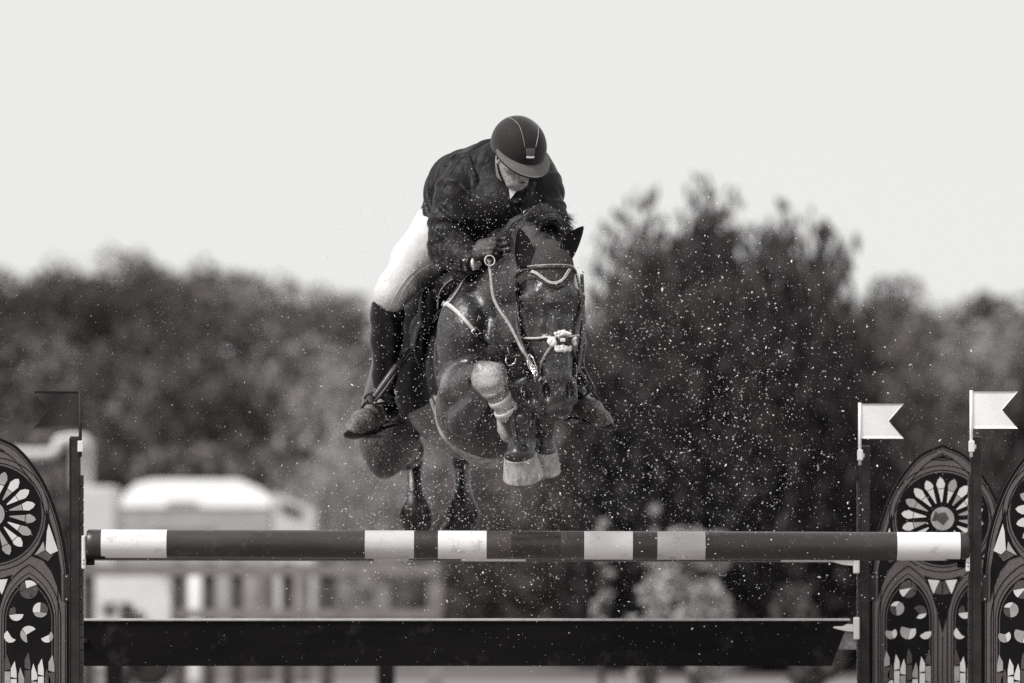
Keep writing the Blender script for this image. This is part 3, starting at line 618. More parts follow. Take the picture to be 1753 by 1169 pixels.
def pole(name, pa, pb, segs, r_, label, dep):
    a, c = P(pa[0], pa[1], dep), P(pb[0], pb[1], dep); ax = (c-a).normalized(); L_ = (c-a).length
    q = ax.to_track_quat('X', 'Z').to_matrix().to_4x4(); V, Fq, mi = [], [], []; n = 48
    ms = ['pole_white', 'pole_dark', 'pole_grey', 'pole_mid']; st = []
    tot = pb[0]-pa[0]
    for i, (px, m_) in enumerate(segs):
        s0 = (px-pa[0])/tot*L_; s1 = ((segs[i+1][0] if i+1 < len(segs) else pb[0])-pa[0])/tot*L_; st.append((s0, s1, ms.index(m_)))
    prof = []
    for i, (s0, s1, m_) in enumerate(st):
        m_n = max(2, int((s1-s0)/.06))
        for k in range(m_n): prof.append((s0+(s1-s0)*k/m_n, m_))
    prof.append((L_, st[-1][2]))
    e = .006
    prof = [(0, prof[0][1])]+[(e, prof[0][1])]+prof[1:-1]+[(L_-e, prof[-1][1]), (L_, prof[-1][1])]
    for i, (s, m_) in enumerate(prof):
        rr = r_-(.006 if i in (0, len(prof)-1) else 0)
        for k in range(n): an = 2*math.pi*k/n; V.append((s, rr*math.cos(an), rr*math.sin(an)))
    for i in range(len(prof)-1):
        for k in range(n): Fq.append([i*n+k, i*n+(k+1) % n, (i+1)*n+(k+1) % n, (i+1)*n+k]); mi.append(prof[i][1])
    Fq += [[k for k in range(n)][::-1], [(len(prof)-1)*n+k for k in range(n)]]; mi += [1, 1]
    me_ = mesh(name, V, Fq, [M[x_] for x_ in ms], True, mi)
    me_.polygons[-1].use_smooth = False; me_.polygons[-2].use_smooth = False
    o = bpy.data.objects.new(name, me_); C.objects.link(o); o.matrix_world = Matrix.Translation(a) @ q; return tag(o, label, 'jump pole')
W_, D_, G_, I_ = 'pole_white', 'pole_dark', 'pole_grey', 'pole_mid'
pole('jump_pole', (149, 930.5), (1659, 935.5), [(149, D_), (174, W_), (286, D_), (625, G_), (709, D_), (750, W_), (833, I_), (875, D_), (960, I_), (1000, W_), (1083, D_), (1125, G_), (1207, D_), (1535, W_), (1643, D_)], .0565, 'front striped jump pole with white, grey and dark bands', -.03)
pole('jump_pole', (140, 939), (1464, 942), [(140, D_), (260, D_), (440, I_), (560, D_), (640, G_), (700, D_), (790, W_), (900, D_), (1080, D_), (1337, W_), (1440, D_)], .0505, 'rear jump pole just showing as a thin line beneath the front pole', YB-.02)
# plank
a = P(141, 1063, YB-.03); c = P(1452, 1063, YB-.03); zb = P(0, 1140, YB-.03).z
b = MB(); b.bevbox(a.x, c.x, YB-.045, YB-.012, zb, a.z, .004)
pl = tag(obj('jump_plank', b.me('jump_plank', M['plank_black'])), 'long black plank hanging below the poles', 'plank')
# cut corner at right end
me_ = pl.data
for v in me_.vertices:
    if v.co.x > c.x-.02 and v.co.z < (zb+a.z)/2: v.co.x -= .07
    elif v.co.x > c.x-.02: v.co.x -= 0.0
b = MB(); b.bevbox(a.x, c.x+.008, YB-.056, YB-.004, a.z+.0005, a.z+.0105, .003); obj('top_edge', b.me('top_edge', M['plank_top']), pl)
b = MB(); b.bevbox(c.x-.062, c.x+.035, YB-.035, YB-.02, P(0, 1112, YB).z, P(0, 1083, YB).z, .003); obj('hanging_tab', b.me('hanging_tab', M['leather_worn']), pl)
# ------------------------------------------------------------------ the horse
hs = Field((-.74, -.78, 1.38), (.38, 2.75, 2.83), .0068)
p = P
# trunk
hs.ell(p(850, 640, .62), (.275, .50, .385), .02)
hs.ell(p(790, 628, 1.15), (.275, .55, .36), .12)
hs.ell(p(745, 605, 1.85), (.27, .42, .32), .12)
hs.ell(p(738, 560, 2.15), (.22, .30, .25), .10)
hs.cone(p(800, 500, 1.0), p(832, 478, .6), .10, .085, .12)
# right thigh, stifle, gaskin, hock (left side of the picture)
hs.ell(p(672, 700, 1.62), (.125, .24, .22), .10); hs.ell(p(657, 745, 1.50), (.098, .13, .185), .08)
hs.path([(p(668, 760, 1.55), .095), (p(690, 770, 1.85), .075), (p(703, 765, 2.08), .048)], .06, .07)
hs.path([(p(703, 765, 2.08), .045), (p(708, 790, 2.10), .034), (p(710, 850, 2.02), .034), (p(713, 872, 2.0), .042)], .03, .04)
hs.path([(p(713, 872, 2.0), .04), (p(714, 893, 2.03), .036), (p(716, 912, 2.08), .040)], .02, .02)
# left thigh and hind leg
hs.ell(p(812, 690, 1.65), (.12, .24, .22), .10); hs.ell(p(815, 715, 1.52), (.09, .13, .15), .08)
hs.path([(p(812, 735, 1.6), .085), (p(800, 755, 1.9), .07), (p(790, 765, 2.12), .048)], .06, .07)
hs.path([(p(790, 765, 2.12), .045), (p(790, 790, 2.15), .036), (p(792, 848, 2.06), .035), (p(790, 872, 2.05), .045)], .03, .04)
hs.path([(p(790, 872, 2.05), .042), (p(782, 888, 2.08), .036), (p(775, 902, 2.12), .040)], .02, .02)
# shoulders and chest
hs.ell(p(803, 575, .20), (.130, .26, .20), .07); hs.ell(p(905, 580, .20), (.125, .24, .20), .07)
hs.ell(p(850, 640, .22), (.19, .22, .22), .08)
hs.ell(p(800, 697, .16), (.128, .19, .165), .045); hs.ell(p(900, 690, .16), (.115, .19, .16), .05)
hs.ell(p(842, 725, .26), (.155, .20, .165), .06)
# right forearm, knee, cannon (raised, left in the picture)
hs.cone(p(782, 668, .02), p(828, 642, -.30), .070, .047, .04); hs.cone(p(792, 722, -.02), p(836, 664, -.30), .062, .032, .03)
hs.cone(p(770, 648, .1), p(812, 636, -.22), .05, .030, .03)
hs.ell(p(838, 646, -.37), (.066, .058, .064), .025); hs.ell(p(845, 664, -.375), (.050, .05, .05), .03); hs.ell(p(822, 650, -.345), (.035, .04, .045), .02); hs.ell(p(853, 636, -.385), (.034, .035, .034), .012); hs.ell(p(824, 630, -.375), (.030, .035, .030), .012); hs.ell(p(852, 664, -.395), (.030, .03, .032), .012)
hs.path([(p(848, 668, -.37), .046), (p(858, 684, -.36), .036), (p(873, 708, -.335), .038), (p(884, 726, -.32), .046)], .02, .025)
hs.path([(p(884, 724, -.315), .049), (p(889, 748, -.315), .036), (p(890, 764, -.32), .042), (p(890, 778, -.325), .063)], .018, .015)
hs.cone(p(868, 712, -.30), p(862, 735, -.285), .022, .026, .02)
hs.cone(p(876, 700, -.372), p(884, 770, -.372), .010, .008, .015); hs.cone(p(895, 715, -.36), p(899, 742, -.35), .02, .018, .012)
hs.cone(p(820, 676, -.40), p(864, 664, -.43), .010, .008, .02, 'cut'); hs.cone(p(864, 640, -.43), p(858, 668, -.43), .006, .006, .02, 'cut')
hs.cone(p(800, 640, -.16), p(822, 660, -.33), .012, .012, .03, 'cut')
# left foreleg
hs.path([(p(905, 680, .0), .075), (p(940, 675, -.26), .05)], .04, .05); hs.ell(p(944, 672, -.285), (.06, .058, .07), .03)
hs.path([(p(942, 690, -.27), .042), (p(934, 716, -.22), .040), (p(930, 728, -.21), .043), (p(933, 752, -.20), .030), (p(934, 774, -.2), .048)], .02, .03)
hs.ell(p(924, 705, -.235), (.034, .035, .06), .02)
# neck
hs.path([(p(941, 462, -.33), .085), (p(918, 470, -.14), .105), (p(886, 500, .10), .15), (p(858, 550, .34), .20)], .09, .08, sx=.86)
hs.path([(p(938, 440, -.36), .050), (p(915, 410, -.14), .050), (p(895, 398, .06), .055), (p(866, 420, .30), .065), (p(836, 468, .58), .075)], .07, .09)
hs.path([(p(928, 540, -.24), .07), (p(898, 580, -.02), .105), (p(866, 620, .16), .15)], .08, .07)
hs.ell(p(815, 505, .36), (.05, .16, .10), .08)
hs.ell(p(806, 622, .05), (.05, .09, .055), .04)        # point of shoulder
hs.cone(p(835, 450, .38), p(812, 560, .06), .05, .05, .06)
# neck / shoulder hollows

# head, in its own frame: u right, v out of the face, w up
HO = P(942, 425, -.50); hw_ = (P(942, 425, -.50)-P(957, 690, -.53)).normalized()
hf = Vector((.035, -1, -.03)); hf = (hf-hw_*hf.dot(hw_)).normalized(); hu = hf.cross(hw_).normalized()
if hu.x < 0: hu = -hu
HR = [[hu[i], hf[i], hw_[i]] for i in range(3)]
def Hd(u, v, w): return HO+hu*u+hf*v+hw_*w
hs.ell(Hd(0, -.12, -.075), (.090, .10, .095), .04, HR)
hs.ell(Hd(0, -.105, -.185), (.098, .098, .12), .05, HR)
for s in (-1, 1):
    hs.ell(Hd(s*.094, -.090, -.205), (.034, .042, .036), .025, HR)
    hs.cone(Hd(s*.055, -.03, -.17), Hd(s*.104, -.075, -.19), .016, .013, .045)
    hs.ell(Hd(s*.072, -.20, -.27), (.034, .11, .13), .04, HR)
    hs.cone(Hd(s*.092, -.105, -.26), Hd(s*.066, -.085, -.40), .017, .010, .02)
    hs.cone(Hd(s*.035, -.030, -.30), Hd(s*.030, -.015, -.50), .020, .016, .03)
hs.path([(Hd(0, -.105, -.24), .094), (Hd(0, -.095, -.36), .070), (Hd(0, -.082, -.46), .056), (Hd(0, -.075, -.55), .055)], .03, .04)
hs.cone(Hd(0, -.03, -.22), Hd(0, -.028, -.50), .030, .026, .04)
hs.path([(Hd(0, -.23, -.28), .062), (Hd(0, -.185, -.44), .045), (Hd(0, -.135, -.585), .036)], .04, .05)
hs.ell(Hd(0, -.070, -.575), (.066, .060, .075), .035, HR)
for s in (-1, 1):
    hs.ell(Hd(s*.040, -.040, -.548), (.031, .036, .047), .02, HR)
    hs.cone(Hd(s*.060, -.045, -.52), Hd(s*.066, -.055, -.60), .012, .009, .015)
hs.ell(Hd(0, -.055, -.630), (.046, .040, .028), .02, HR); hs.ell(Hd(0, -.12, -.640), (.038, .040, .030), .015, HR)
for s in (-1, 1):
    hs.ell(Hd(s*.046, -.008, -.560), (.016, .034, .036), .012, HR, 'cut'); hs.ell(Hd(s*.041, -.006, -.582), (.010, .024, .016), .012, HR, 'cut')
    hs.ell(Hd(s*.127, -.072, -.207), (.018, .020, .015), .012, HR, 'cut')      # eye sockets
hs.cone(Hd(-.02, .0, -.24), Hd(-.035, -.01, -.33), .008, .006, .03, 'cut'); hs.cone(Hd(.02, .0, -.24), Hd(.03, -.01, -.33), .008, .006, .03, 'cut')
hs.cone(Hd(-.055, -.075, -.645+.02), Hd(.055, -.075, -.645+.02), .004, .004, .012, 'cut')   # mouth line
hV, hQ = hs.data(); del hs.A
horse = thing('horse', P(800, 640, .9), 'dark wet horse clearing the striped poles with its forelegs tucked up', 'horse')
hm = mesh('body', hV, hQ, M['coat'], True)
HB = bvh_of(hV, hQ)
set_spot_tone(hm, hV, [(p(838, 650, -.38), .075, .95), (p(855, 680, -.36), .06, .8), (p(700, 760, 1.0), .28, .28), (p(862, 735, -.29), .04, .7), (p(800, 690, .0), .17, .14), (p(925, 700, -.25), .06, .35),  # dust on knees and legs, belly made paler
                  (p(775, 650, 0), .07, .5), (p(752, 590, .15), .10, .22), (p(750, 690, .1), .10, .3), (p(910, 500, -.5), .06, .22), (p(985, 505, -.5), .05, .2), (p(775, 480, .4), .12, .2), (p(955, 640, -.5), .10, .16), (p(690, 735, 1.0), .16, .42), (p(740, 775, 1.0), .16, .36), (p(890, 480, .0), .16, .10), (p(800, 660, -.1), .07, .42), (p(745, 600, .15), .05, .4), (p(790, 500, .3), .10, .3), (p(905, 385, .0), .08, .25), (p(900, 515, -.55), .045, .38), (p(985, 510, -.55), .04, .34), (p(950, 665, -.58), .05, .22), (p(655, 770, 1.4), .14, .25)], .11)  # spots on neck top, shoulder edge and forearm paint the light from above
body = obj('body', hm, horse)
# hooves
for (cx, cy, dep, bx, by, bdep, r1, r2, lab) in ((891, 780, -.325, 896, 817, -.280, .066, .081, 'near'), (933, 772, -.205, 933, 808, -.165, .050, .062, 'far')):
    a = P(cx, cy, dep); c = P(bx, by, bdep); ax = c-a; L_ = ax.length
    b = MB(); b.rev(a, ax, [(-.006, r1*.80), (-.003, r1*.97), (.002, r1), (.008, r1*.985), (L_*.3, r1+(r2-r1)*.28), (L_*.6, r1+(r2-r1)*.62), (L_-.008, r2*.99), (L_-.004, r2), (L_, r2*.985), (L_+.0005, r2*.80), (L_-.012, r2*.7)], 40, .97)
    ho = obj('hoof', b.me('hoof', M['hoof'], True), horse)
    b = MB(); q = ax.to_track_quat('Z', 'Y'); pts = [c+q@Vector((r2*.90*math.cos(t_), r2*.90*math.sin(t_), .002)) for t_ in np.linspace(-2.4, 2.4, 26)]
    b.tube(pts, [.004]*26, 8); obj('horseshoe', b.me('horseshoe', M['steel_dark'], True), ho)
for (cx, cy, dep) in ((716, 915, 2.10), (774, 905, 2.14)):
    a = P(cx, cy, dep); c = a+Vector((-.0, .05, -.06)); b = MB(); b.rev(a, c-a, [(-.008, .040), (0, .052), (.04, .060), (.075, .067), (.077, .05)], 28); obj('hoof', b.me('hoof', M['boot_dark'], True), horse)
# eyes
for s in (-1, 1):
    b = MB(); c = Hd(s*.108, -.086, -.208); b.rev(c, (0, 0, 1), [(-.019*math.cos(t_), .019*math.sin(t_)+1e-5) for t_ in np.linspace(0, math.pi, 13)], 20, cap=False); obj('eye', b.me('eye', M['eye'], True), horse)
# ears: cupped shells in the knitted bonnet
def ear(base, tip, out_dir, wd, curve):
    base, tip = Vector(base), Vector(tip); ax = (tip-base); L_ = ax.length; ax.normalize(); od = Vector(out_dir); od = (od-ax*od.dot(ax)).normalized(); sd_ = ax.cross(od)
    V, Q = [], []; n, m_ = 16, 14
    for i in range(n+1):
        t_ = i/n; wv = wd*(math.sin(math.pi*min(t_*.80+.20, 1))**.75)*(1 if t_ < .96 else .5)*(1-.15*t_)+.0008
        cc = base+ax*L_*t_+sd_*curve*math.sin(math.pi*t_)
        for k in range(m_):
            a = 2*math.pi*k/m_; ca, sa = math.cos(a), math.sin(a)
            dpt = wv*.75*sa if sa < 0 else wv*-.42*sa*(math.sin(math.pi*min(.25+t_*.75, 1))**.5)    # front face hollow
            V.append(cc+sd_*wv*ca+od*(dpt+(.012*(1-t_) if sa > 0 else 0)))
    for i in range(n):
        for k in range(m_): Q.append([i*m_+k, i*m_+(k+1) % m_, (i+1)*m_+(k+1) % m_, (i+1)*m_+k])
    Q += [[k for k in range(m_)][::-1], [n*m_+k for k in range(m_)]]
    o = obj('ear', mesh('ear', [tuple(v) for v in V], Q, M['ear_cloth'], True), horse); o['label'] = 'ear in a dark knitted cover'; return o
ear(P(899, 458, -.44), P(889, 390, -.42), (-.15, -1, 0), .039, .006)
ear(P(966, 443, -.42), P(999, 387, -.40), (.35, -1, 0), .037, -.010)
# patches laid on the body
def patch(name, poly, m, off=.004, th=.004, n=46, parent=None, proj=None, par2=None, wob=0):
    xs = [a for a, _ in poly]; ys = [c for _, c in poly]; x0, x1, y0, y1 = min(xs), max(xs), min(ys), max(ys)
    def inside(x, y):
        r_ = False; j = len(poly)-1
        for i in range(len(poly)):
            if (poly[i][1] > y) != (poly[j][1] > y) and x < (poly[j][0]-poly[i][0])*(y-poly[i][1])/(poly[j][1]-poly[i][1])+poly[i][0]: r_ = not r_
            j = i
        return r_
    proj = proj or (lambda x, y: hit(HB, x, y)); st = max(x1-x0, y1-y0)/n; pt = {}; V, Q, N = [], [], []
    nx = int((x1-x0)/st)+2; ny = int((y1-y0)/st)+2; ins = {}
    def near(x, y):   # snap outside points to the polygon edge
        best = None
        for i in range(len(poly)):
            a = Vector(poly[i]); c = Vector(poly[(i+1) % len(poly)]); e = c-a; t_ = max(0, min(1, (Vector((x, y))-a).dot(e)/max(e.length_squared, 1e-9))); q = a+e*t_; d_ = (Vector((x, y))-q).length
            if best is None or d_ < best[0]: best = (d_, q)
        return best
    for j in range(ny):
        for i in range(nx): ins[i, j] = inside(x0+i*st, y0+j*st)
    def vert(i, j):
        if (i, j) in pt: return pt[i, j]
        x, y = x0+i*st, y0+j*st
        if not ins[i, j]: x, y = near(x, y)[1]
        h_ = proj(x, y); pt[i, j] = None
        if h_: pt[i, j] = len(V); V.append(h_[0]+h_[1]*off); N.append(h_[1])
        return pt[i, j]
    for j in range(ny-1):
        for i in range(nx-1):
            c4 = [(i, j), (i+1, j), (i+1, j+1), (i, j+1)]
            if sum(ins[q] for q in c4) >= 1:
                if sum(ins[q] for q in c4) == 1 and any(near(x0+q[0]*st, y0+q[1]*st)[0] > st*1.2 for q in c4 if not ins[q]): continue
                vv = [vert(*q) for q in c4]
                if None in vv: continue
                if max((V[vv[a]]-V[vv[a-1]]).length for a in range(4)) > .12: continue
                Q.append(vv)
    nv = len(V); ed = {}
    V2 = [tuple(v+N[i]*th) for i, v in enumerate(V)]+[tuple(v-N[i]*.006) for i, v in enumerate(V)]
    for q in Q:
        for a in range(4): ed[tuple(sorted((q[a], q[a-1])))] = ed.get(tuple(sorted((q[a], q[a-1]))), 0)+1
    Q2 = list(Q)+[[nv+k for k in q[::-1]] for q in Q]+[[a, c, nv+c, nv+a] for (a, c), k in ed.items() if k == 1]
    return obj(name, mesh(name, V2, Q2, m, True), parent or horse)
def strap(name, pxs, wd, m, parent, th=.003, off=.003, bv=None, n=5, crown=.3):
    pts_ = [(q.x, q.y) for q in spline([(a, c, 0) for a, c in pxs], 3)]; pn = [h_ for h_ in (hit(bv or HB, x, y) for x, y in pts_) if h_]
    b = MB(); ribbon(b, pn, wd, th, off, 2, crown); return obj(name, b.me(name, m, True), parent)
bon = patch('bonnet', [(886, 470), (888, 446), (896, 432), (910, 419), (925, 413), (942, 412), (958, 417), (970, 428), (978, 446), (982, 466), (980, 478), (972, 482), (966, 489), (955, 494), (940, 492), (930, 484), (918, 477), (903, 479), (893, 486), (886, 490)], M['bonnet'], .003, .004, 60)
# rope trim: little twisted strands
tr = MB(); path = spline([Vector((a, c, 0)) for a, c in [(914, 465), (922, 469), (931, 477), (941, 484), (952, 485), (962, 480), (968, 469), (972, 461)]], 6)
for k in range(0, len(path)-1):
    for s in (-1, 1):
        d = (path[min(k+1, len(path)-1)]-path[max(k-1, 0)]).normalized(); q = Vector((-d.y, d.x, 0))*s*2.1
        h1 = hit(HB, path[k].x+q.x-d.x*1.0, path[k].y+q.y-d.y*1.0); h2 = hit(HB, path[k].x+q.x*.1+d.x*1.2, path[k].y+q.y*.1+d.y*1.2)
        if h1 and h2: tr.tube([h1[0]+h1[1]*.009, (h1[0]+h2[0])/2+h1[1]*.0125, h2[0]+h2[1]*.009], [.0016, .0024, .0016], 6)
obj('rope_trim', tr.me('rope_trim', M['rope_white'], True), bon)
tr = MB()
for k in range(30):
    for (a0, b0, a1, b1) in ((887, 494, 918, 479), (918, 480, 944, 497), (944, 497, 978, 480)):
        if rnd.random() < .5: continue
        t_ = k/30; x = a0+(a1-a0)*t_+rnd.uniform(-.5, .5); yv = b0+(b1-b0)*t_; h1 = hit(HB, x, yv); h2 = hit(HB, x+rnd.uniform(-1.5, 1.5), yv+rnd.uniform(2, 5))
        if h1 and h2: tr.tube([h1[0]+h1[1]*.004, h2[0]+h2[1]*.002], [.0016, .0006], 5)
obj('crochet_edge', tr.me('crochet_edge', M['bonnet'], True), bon)
# bridle
bri = bpy.data.objects.new('bridle', None); C.objects.link(bri); bri.parent = horse; PW[bri.name] = PW[horse.name].copy()
strap('browband', [(885, 474), (889, 467), (900, 461), (920, 458), (942, 457), (962, 457), (975, 459), (981, 464), (983, 470)], .016, M['leather_mid'], bri, .005, .008)
strap('browband_piping', [(889, 464.5), (900, 458.5), (920, 455.5), (942, 454.5), (962, 454.7), (977, 457)], .0035, M['leather_pale'], bri, .004, .011)
strap('cheekpiece', [(886, 470), (885, 485), (884.5, 500), (887, 520), (890, 540), (893, 560), (897, 580), (902, 600)], .013, M['leather_mid'], bri, .004, .006)
strap('cheekpiece', [(889, 480), (890, 505), (893, 540), (897, 570), (905, 596)], .010, M['leather'], bri, .004, .008)
strap('cheekpiece', [(983, 470), (990, 490), (994, 515), (989, 540), (984, 560), (981, 590)], .012, M['leather_mid'], bri, .004, .006)
strap('noseband', [(898, 577), (906, 578.5), (920, 579), (945, 578), (965, 577), (980, 575), (987, 574)], .0085, M['leather_pale'], bri, .004, .006)
strap('noseband_edge', [(900, 581), (920, 582), (945, 581), (968, 580), (987, 577)], .005, M['leather'], bri, .003, .006)
strap('flash_strap', [(961, 584), (948, 590), (938, 602), (930, 620), (926, 640), (925, 655)], .011, M['leather_worn'], bri, .004, .005)
strap('flash_strap', [(964, 584), (974, 592), (981, 604), (983, 622), (983, 640)], .009, M['leather_mid'], bri, .004, .005)
# fleece pad around the strap crossing: four curly tufts and a small leather oval
h0 = hit(HB, 962, 583)
fl = Field(tuple(h0[0]-Vector((.08, .09, .08))), tuple(h0[0]+Vector((.08, .05, .08))), .0028)
for k in range(120):
    q, (cx, cy, rx, ry) = k % 4, [(961, 573, 12, 4.5), (962, 597, 12, 4.5), (945.5, 585, 5, 6), (979, 585, 4, 7)][k % 4]
    a = rnd.uniform(0, 6.28); rr = rnd.random()**.5; hh_ = hit(HB, cx+math.cos(a)*rx*rr, cy+math.sin(a)*ry*rr)
    if hh_ and (hh_[0]-h0[0]).length < .06: fl.ell(hh_[0]+hh_[1]*rnd.uniform(.010, .019), (rnd.uniform(.005, .009),)*3, .003)
fv, fq = fl.data(); obj('fleece_pad', mesh('fleece_pad', fv, fq, M['fleece'], True), bri)
cc = h0[0]+h0[1]*.012
b = MB(); b.rev(cc, h0[1], [(0, .020), (.006, .023), (.013, .021), (.016, .012)], 20, .75); obj('crossing_boss', b.me('crossing_boss', M['leather_mid'], True), bri)
b = MB(); b.bevbox(cc.x-.010, cc.x+.010, cc.y-.024, cc.y-.014, cc.z-.007, cc.z+.007, .003); obj('crossing_buckle', b.me('crossing_buckle', M['white_plastic']), bri)
# bit rings, curb chain and leverage ring on the near side
bitc = P(921, 640, -.50)
def px_tube(name, pts, r_, m, parent, n=6, sub=5):
    b = MB(); b.tube(spline([P(*q) for q in pts], sub), r_, n); return obj(name, b.me(name, m, True), parent)
b = MB(); b.ring(P(921, 642, -.47), (.9, -.45, 0), .033, .0038); obj('bit_ring', b.me('bit_ring', M['steel'], True), bri)
b = MB(); b.ring(P(985, 640, -.44), (.98, .15, 0), .030, .0035); obj('bit_ring', b.me('bit_ring', M['steel_dark'], True), bri)
b = MB()
chain = spline([P(903, 606, -.42), P(907, 618, -.46), P(913, 630, -.49), P(917, 637, -.50)], 3)
for k in range(len(chain)-1):
    mid = (chain[k]+chain[k+1])/2; ax = (chain[k+1]-chain[k]).normalized(); sd_ = ax.cross(Vector((0, -1, 0))).normalized(); o_ = sd_ if k % 2 else (ax.cross(sd_))
    lp = [mid+ax*.0085*math.cos(t_)+(o_*.0052+sd_*.003)*math.sin(t_) for t_ in np.linspace(0, 2*math.pi, 13)]; b.tube(lp, .0017, 6, cap=False)
obj('curb_chain', b.me('curb_chain', M['steel'], True), bri)
px_tube('cheek_ring', [(906, 606, -.47), (912, 612, -.49), (917, 626, -.50), (920, 640, -.50), (916, 643, -.50), (909, 632, -.48), (904, 616, -.47), (905, 607, -.47)], .0026, M['steel'], bri)
px_tube('cheek_ring', [(903, 604, -.43), (903, 620, -.45), (907, 632, -.46), (915, 636, -.47)], .0024, M['steel'], bri)
# hooks of the martingale hanging on the chest
px_tube('martingale_hook', [(869, 594, -.28), (871, 603, -.29), (874, 610, -.29), (878, 611, -.29), (884, 609, -.29), (892, 608, -.30)], [.003]*26, M['steel_dark'], bri)
px_tube('martingale_hook', [(867, 611, -.28), (866, 618, -.29), (869, 625, -.29), (875, 625, -.29), (881, 621, -.29), (883, 614, -.29)], .0028, M['steel'], bri)
px_tube('martingale_strap', [(892, 608, -.30), (898, 600, -.36), (905, 590, -.42)], [.005]*11, M['leather_mid'], bri)
# reins
def free_strap(name, pts, wd, m, parent, nrm=(0, -1, .1), th=.003):
    b = MB(); ribbon(b, [(P(*q), Vector(nrm)) for q in pts], wd, th, .001, 6); return obj(name, b.me(name, m, True), parent)
free_strap('rein', [(838, 447, -.02), (839, 462, -.03), (841, 480, -.06), (843, 500, -.10), (847, 515, -.15), (856, 532, -.2), (870, 552, -.3), (882, 574, -.38), (893, 597, -.44), (903, 612, -.46), (917, 640, -.49)], [.013, .013], M['leather_worn'], bri, (-.3, -1, .2), .004)
free_strap('rein', [(884, 545, -.28), (888, 570, -.36), (894, 590, -.42), (903, 610, -.45)], .012, M['leather_mid'], bri, (-.4, -1, 0), .004)
free_strap('rein', [(996, 470, -.15), (998, 520, -.2), (997, 560, -.28), (994, 600, -.38), (988, 638, -.46)], .014, M['leather_mid'], bri, (.5, -1, 0), .004)
free_strap('rein', [(996, 625, -.36), (1003, 640, -.30), (1012, 656, -.2), (1018, 668, -.1)], .020, M['leather'], bri, (.2, -1, .3), .004)
free_strap('neck_strap', [(986, 608, -.40), (990, 630, -.40), (1000, 645, -.32)], .010, M['leather_mid'], bri, (.2, -1, .2), .004)
b = MB(); b.ring(P(838.5, 446, -.035), (.25, -1, .1), .0205, .0024); obj('rein_ring', b.me('rein_ring', M['white_plastic'], True), bri)
# breastplate: dark strap from the pommel, pale elastic with buckle
bp = bpy.data.objects.new('breastplate', None); C.objects.link(bp); bp.parent = horse; PW[bp.name] = PW[horse.name].copy()
strap('shoulder_strap', [(801, 470), (792, 482), (783, 497), (775, 510), (768, 519)], .015, M['leather_mid'], bp, .004, .004)
strap('shoulder_strap_edge', [(803, 471), (794, 484), (785, 499), (777, 511), (770, 520)], .004, M['leather_pale'], bp, .004, .006)
strap('elastic', [(766, 521), (775, 527), (786, 537), (797, 549), (806, 560), (812, 567)], [.018, .014], M['leather_pale'], bp, .005, .005)
strap('strap_end', [(814, 568), (820, 575), (827, 583), (833, 591)], .012, M['leather'], bp, .004, .005)
strap('strap_keeper', [(764, 524), (770, 520)], .016, M['white_plastic'], bp, .006, .008)
def frame(name, px, py, w_, h__, ang, m, parent, r_=.0022, bv=None):
    h_ = hit(bv or HB, px, py); 
    if not h_: return
    q = h_[1].to_track_quat('Z', 'Y'); X = Vector((math.cos(ang), 0, -math.sin(ang))); X = (X-h_[1]*X.dot(h_[1])).normalized(); Y = h_[1].cross(X); c_ = h_[0]+h_[1]*.010
    pts = [c_+X*w_*a+Y*h__*b_ for a, b_ in ((-.9, -1), (0, -1.05), (.9, -1), (1, -.9), (1, .9), (.9, 1), (0, 1.05), (-.9, 1), (-1, .9), (-1, -.9), (-.9, -1))]
    b = MB(); b.tube(pts, r_, 6); return obj(name, b.me(name, m, True), parent)
frame('buckle', 813.5, 568.5, .014, .013, math.atan2(1, 1), M['steel'], bp)
frame('dee_ring', 762, 521, .009, .009, .3, M['steel'], bp, .002)
frame('dee_ring', 749, 533, .008, .008, .3, M['steel'], bp, .002)
free_strap('side_strap', [(763, 523, .17), (757, 530, .22), (749, 538, .30), (742, 552, .42)], .012, M['leather'], bp, (-1, -.5, .3), .005)
# front and hind leg boots
def leg_shell(name, pts, m, thick=1.0, n=22, arc=(0, 2*math.pi)):
    b = MB(); b.tube(spline([P(*q[:3]) for q in pts], 4), [pts[0][3]]+[0]*0 if False else list(np.interp(np.linspace(0, len(pts)-1, (len(pts)-1)*4+1), range(len(pts)), [q[3] for q in pts])), n, cap=True)
    return obj(name, b.me(name, m, True), horse)
leg_shell('tendon_boot', [(852, 676, -.364, .042), (858, 686, -.358, .043), (868, 702, -.342, .044), (874, 712, -.334, .043)], M['boot_shell'])
def band(pa, pb, r_, wd, m, name='boot_strap'):
    a, c = P(*pa), P(*pb); ax = (c-a).normalized(); b = MB(); b.rev(a, ax, [(-wd/2, r_*.95), (-wd/2+.002, r_), (0, r_*1.02), (wd/2-.002, r_), (wd/2, r_*.95)], 26); return obj(name, b.me(name, m, True), horse)
band((856, 684, -.36), (866, 700, -.34), .0475, .022, M['leather_pale']); band((866, 702, -.343), (876, 718, -.32), .0485, .022, M['leather_pale'])
b = MB(); b.tube(spline([P(857, 700, -.315), P(860, 712, -.31), P(862, 730, -.30), P(866, 748, -.295), P(871, 757, -.295)], 4), list(np.interp(range(17), [0, 4, 9, 13, 16], [.012, .026, .028, .018, .004])), 14, squash=.8); obj('fetlock_boot', b.me('fetlock_boot', M['boot_shell'], True), horse)
b = MB(); b.tube(spline([P(925, 676, -.25), P(917, 695, -.25), P(915, 712, -.24), P(918, 728, -.225)], 4), list(np.interp(range(13), [0, 4, 8, 12], [.012, .024, .022, .006])), 14); obj('tendon_boot', b.me('tendon_boot', M['leather_mid'], True), horse)
band((929, 745, -.205), (932, 756, -.205), .044, .012, M['boot_dark'])
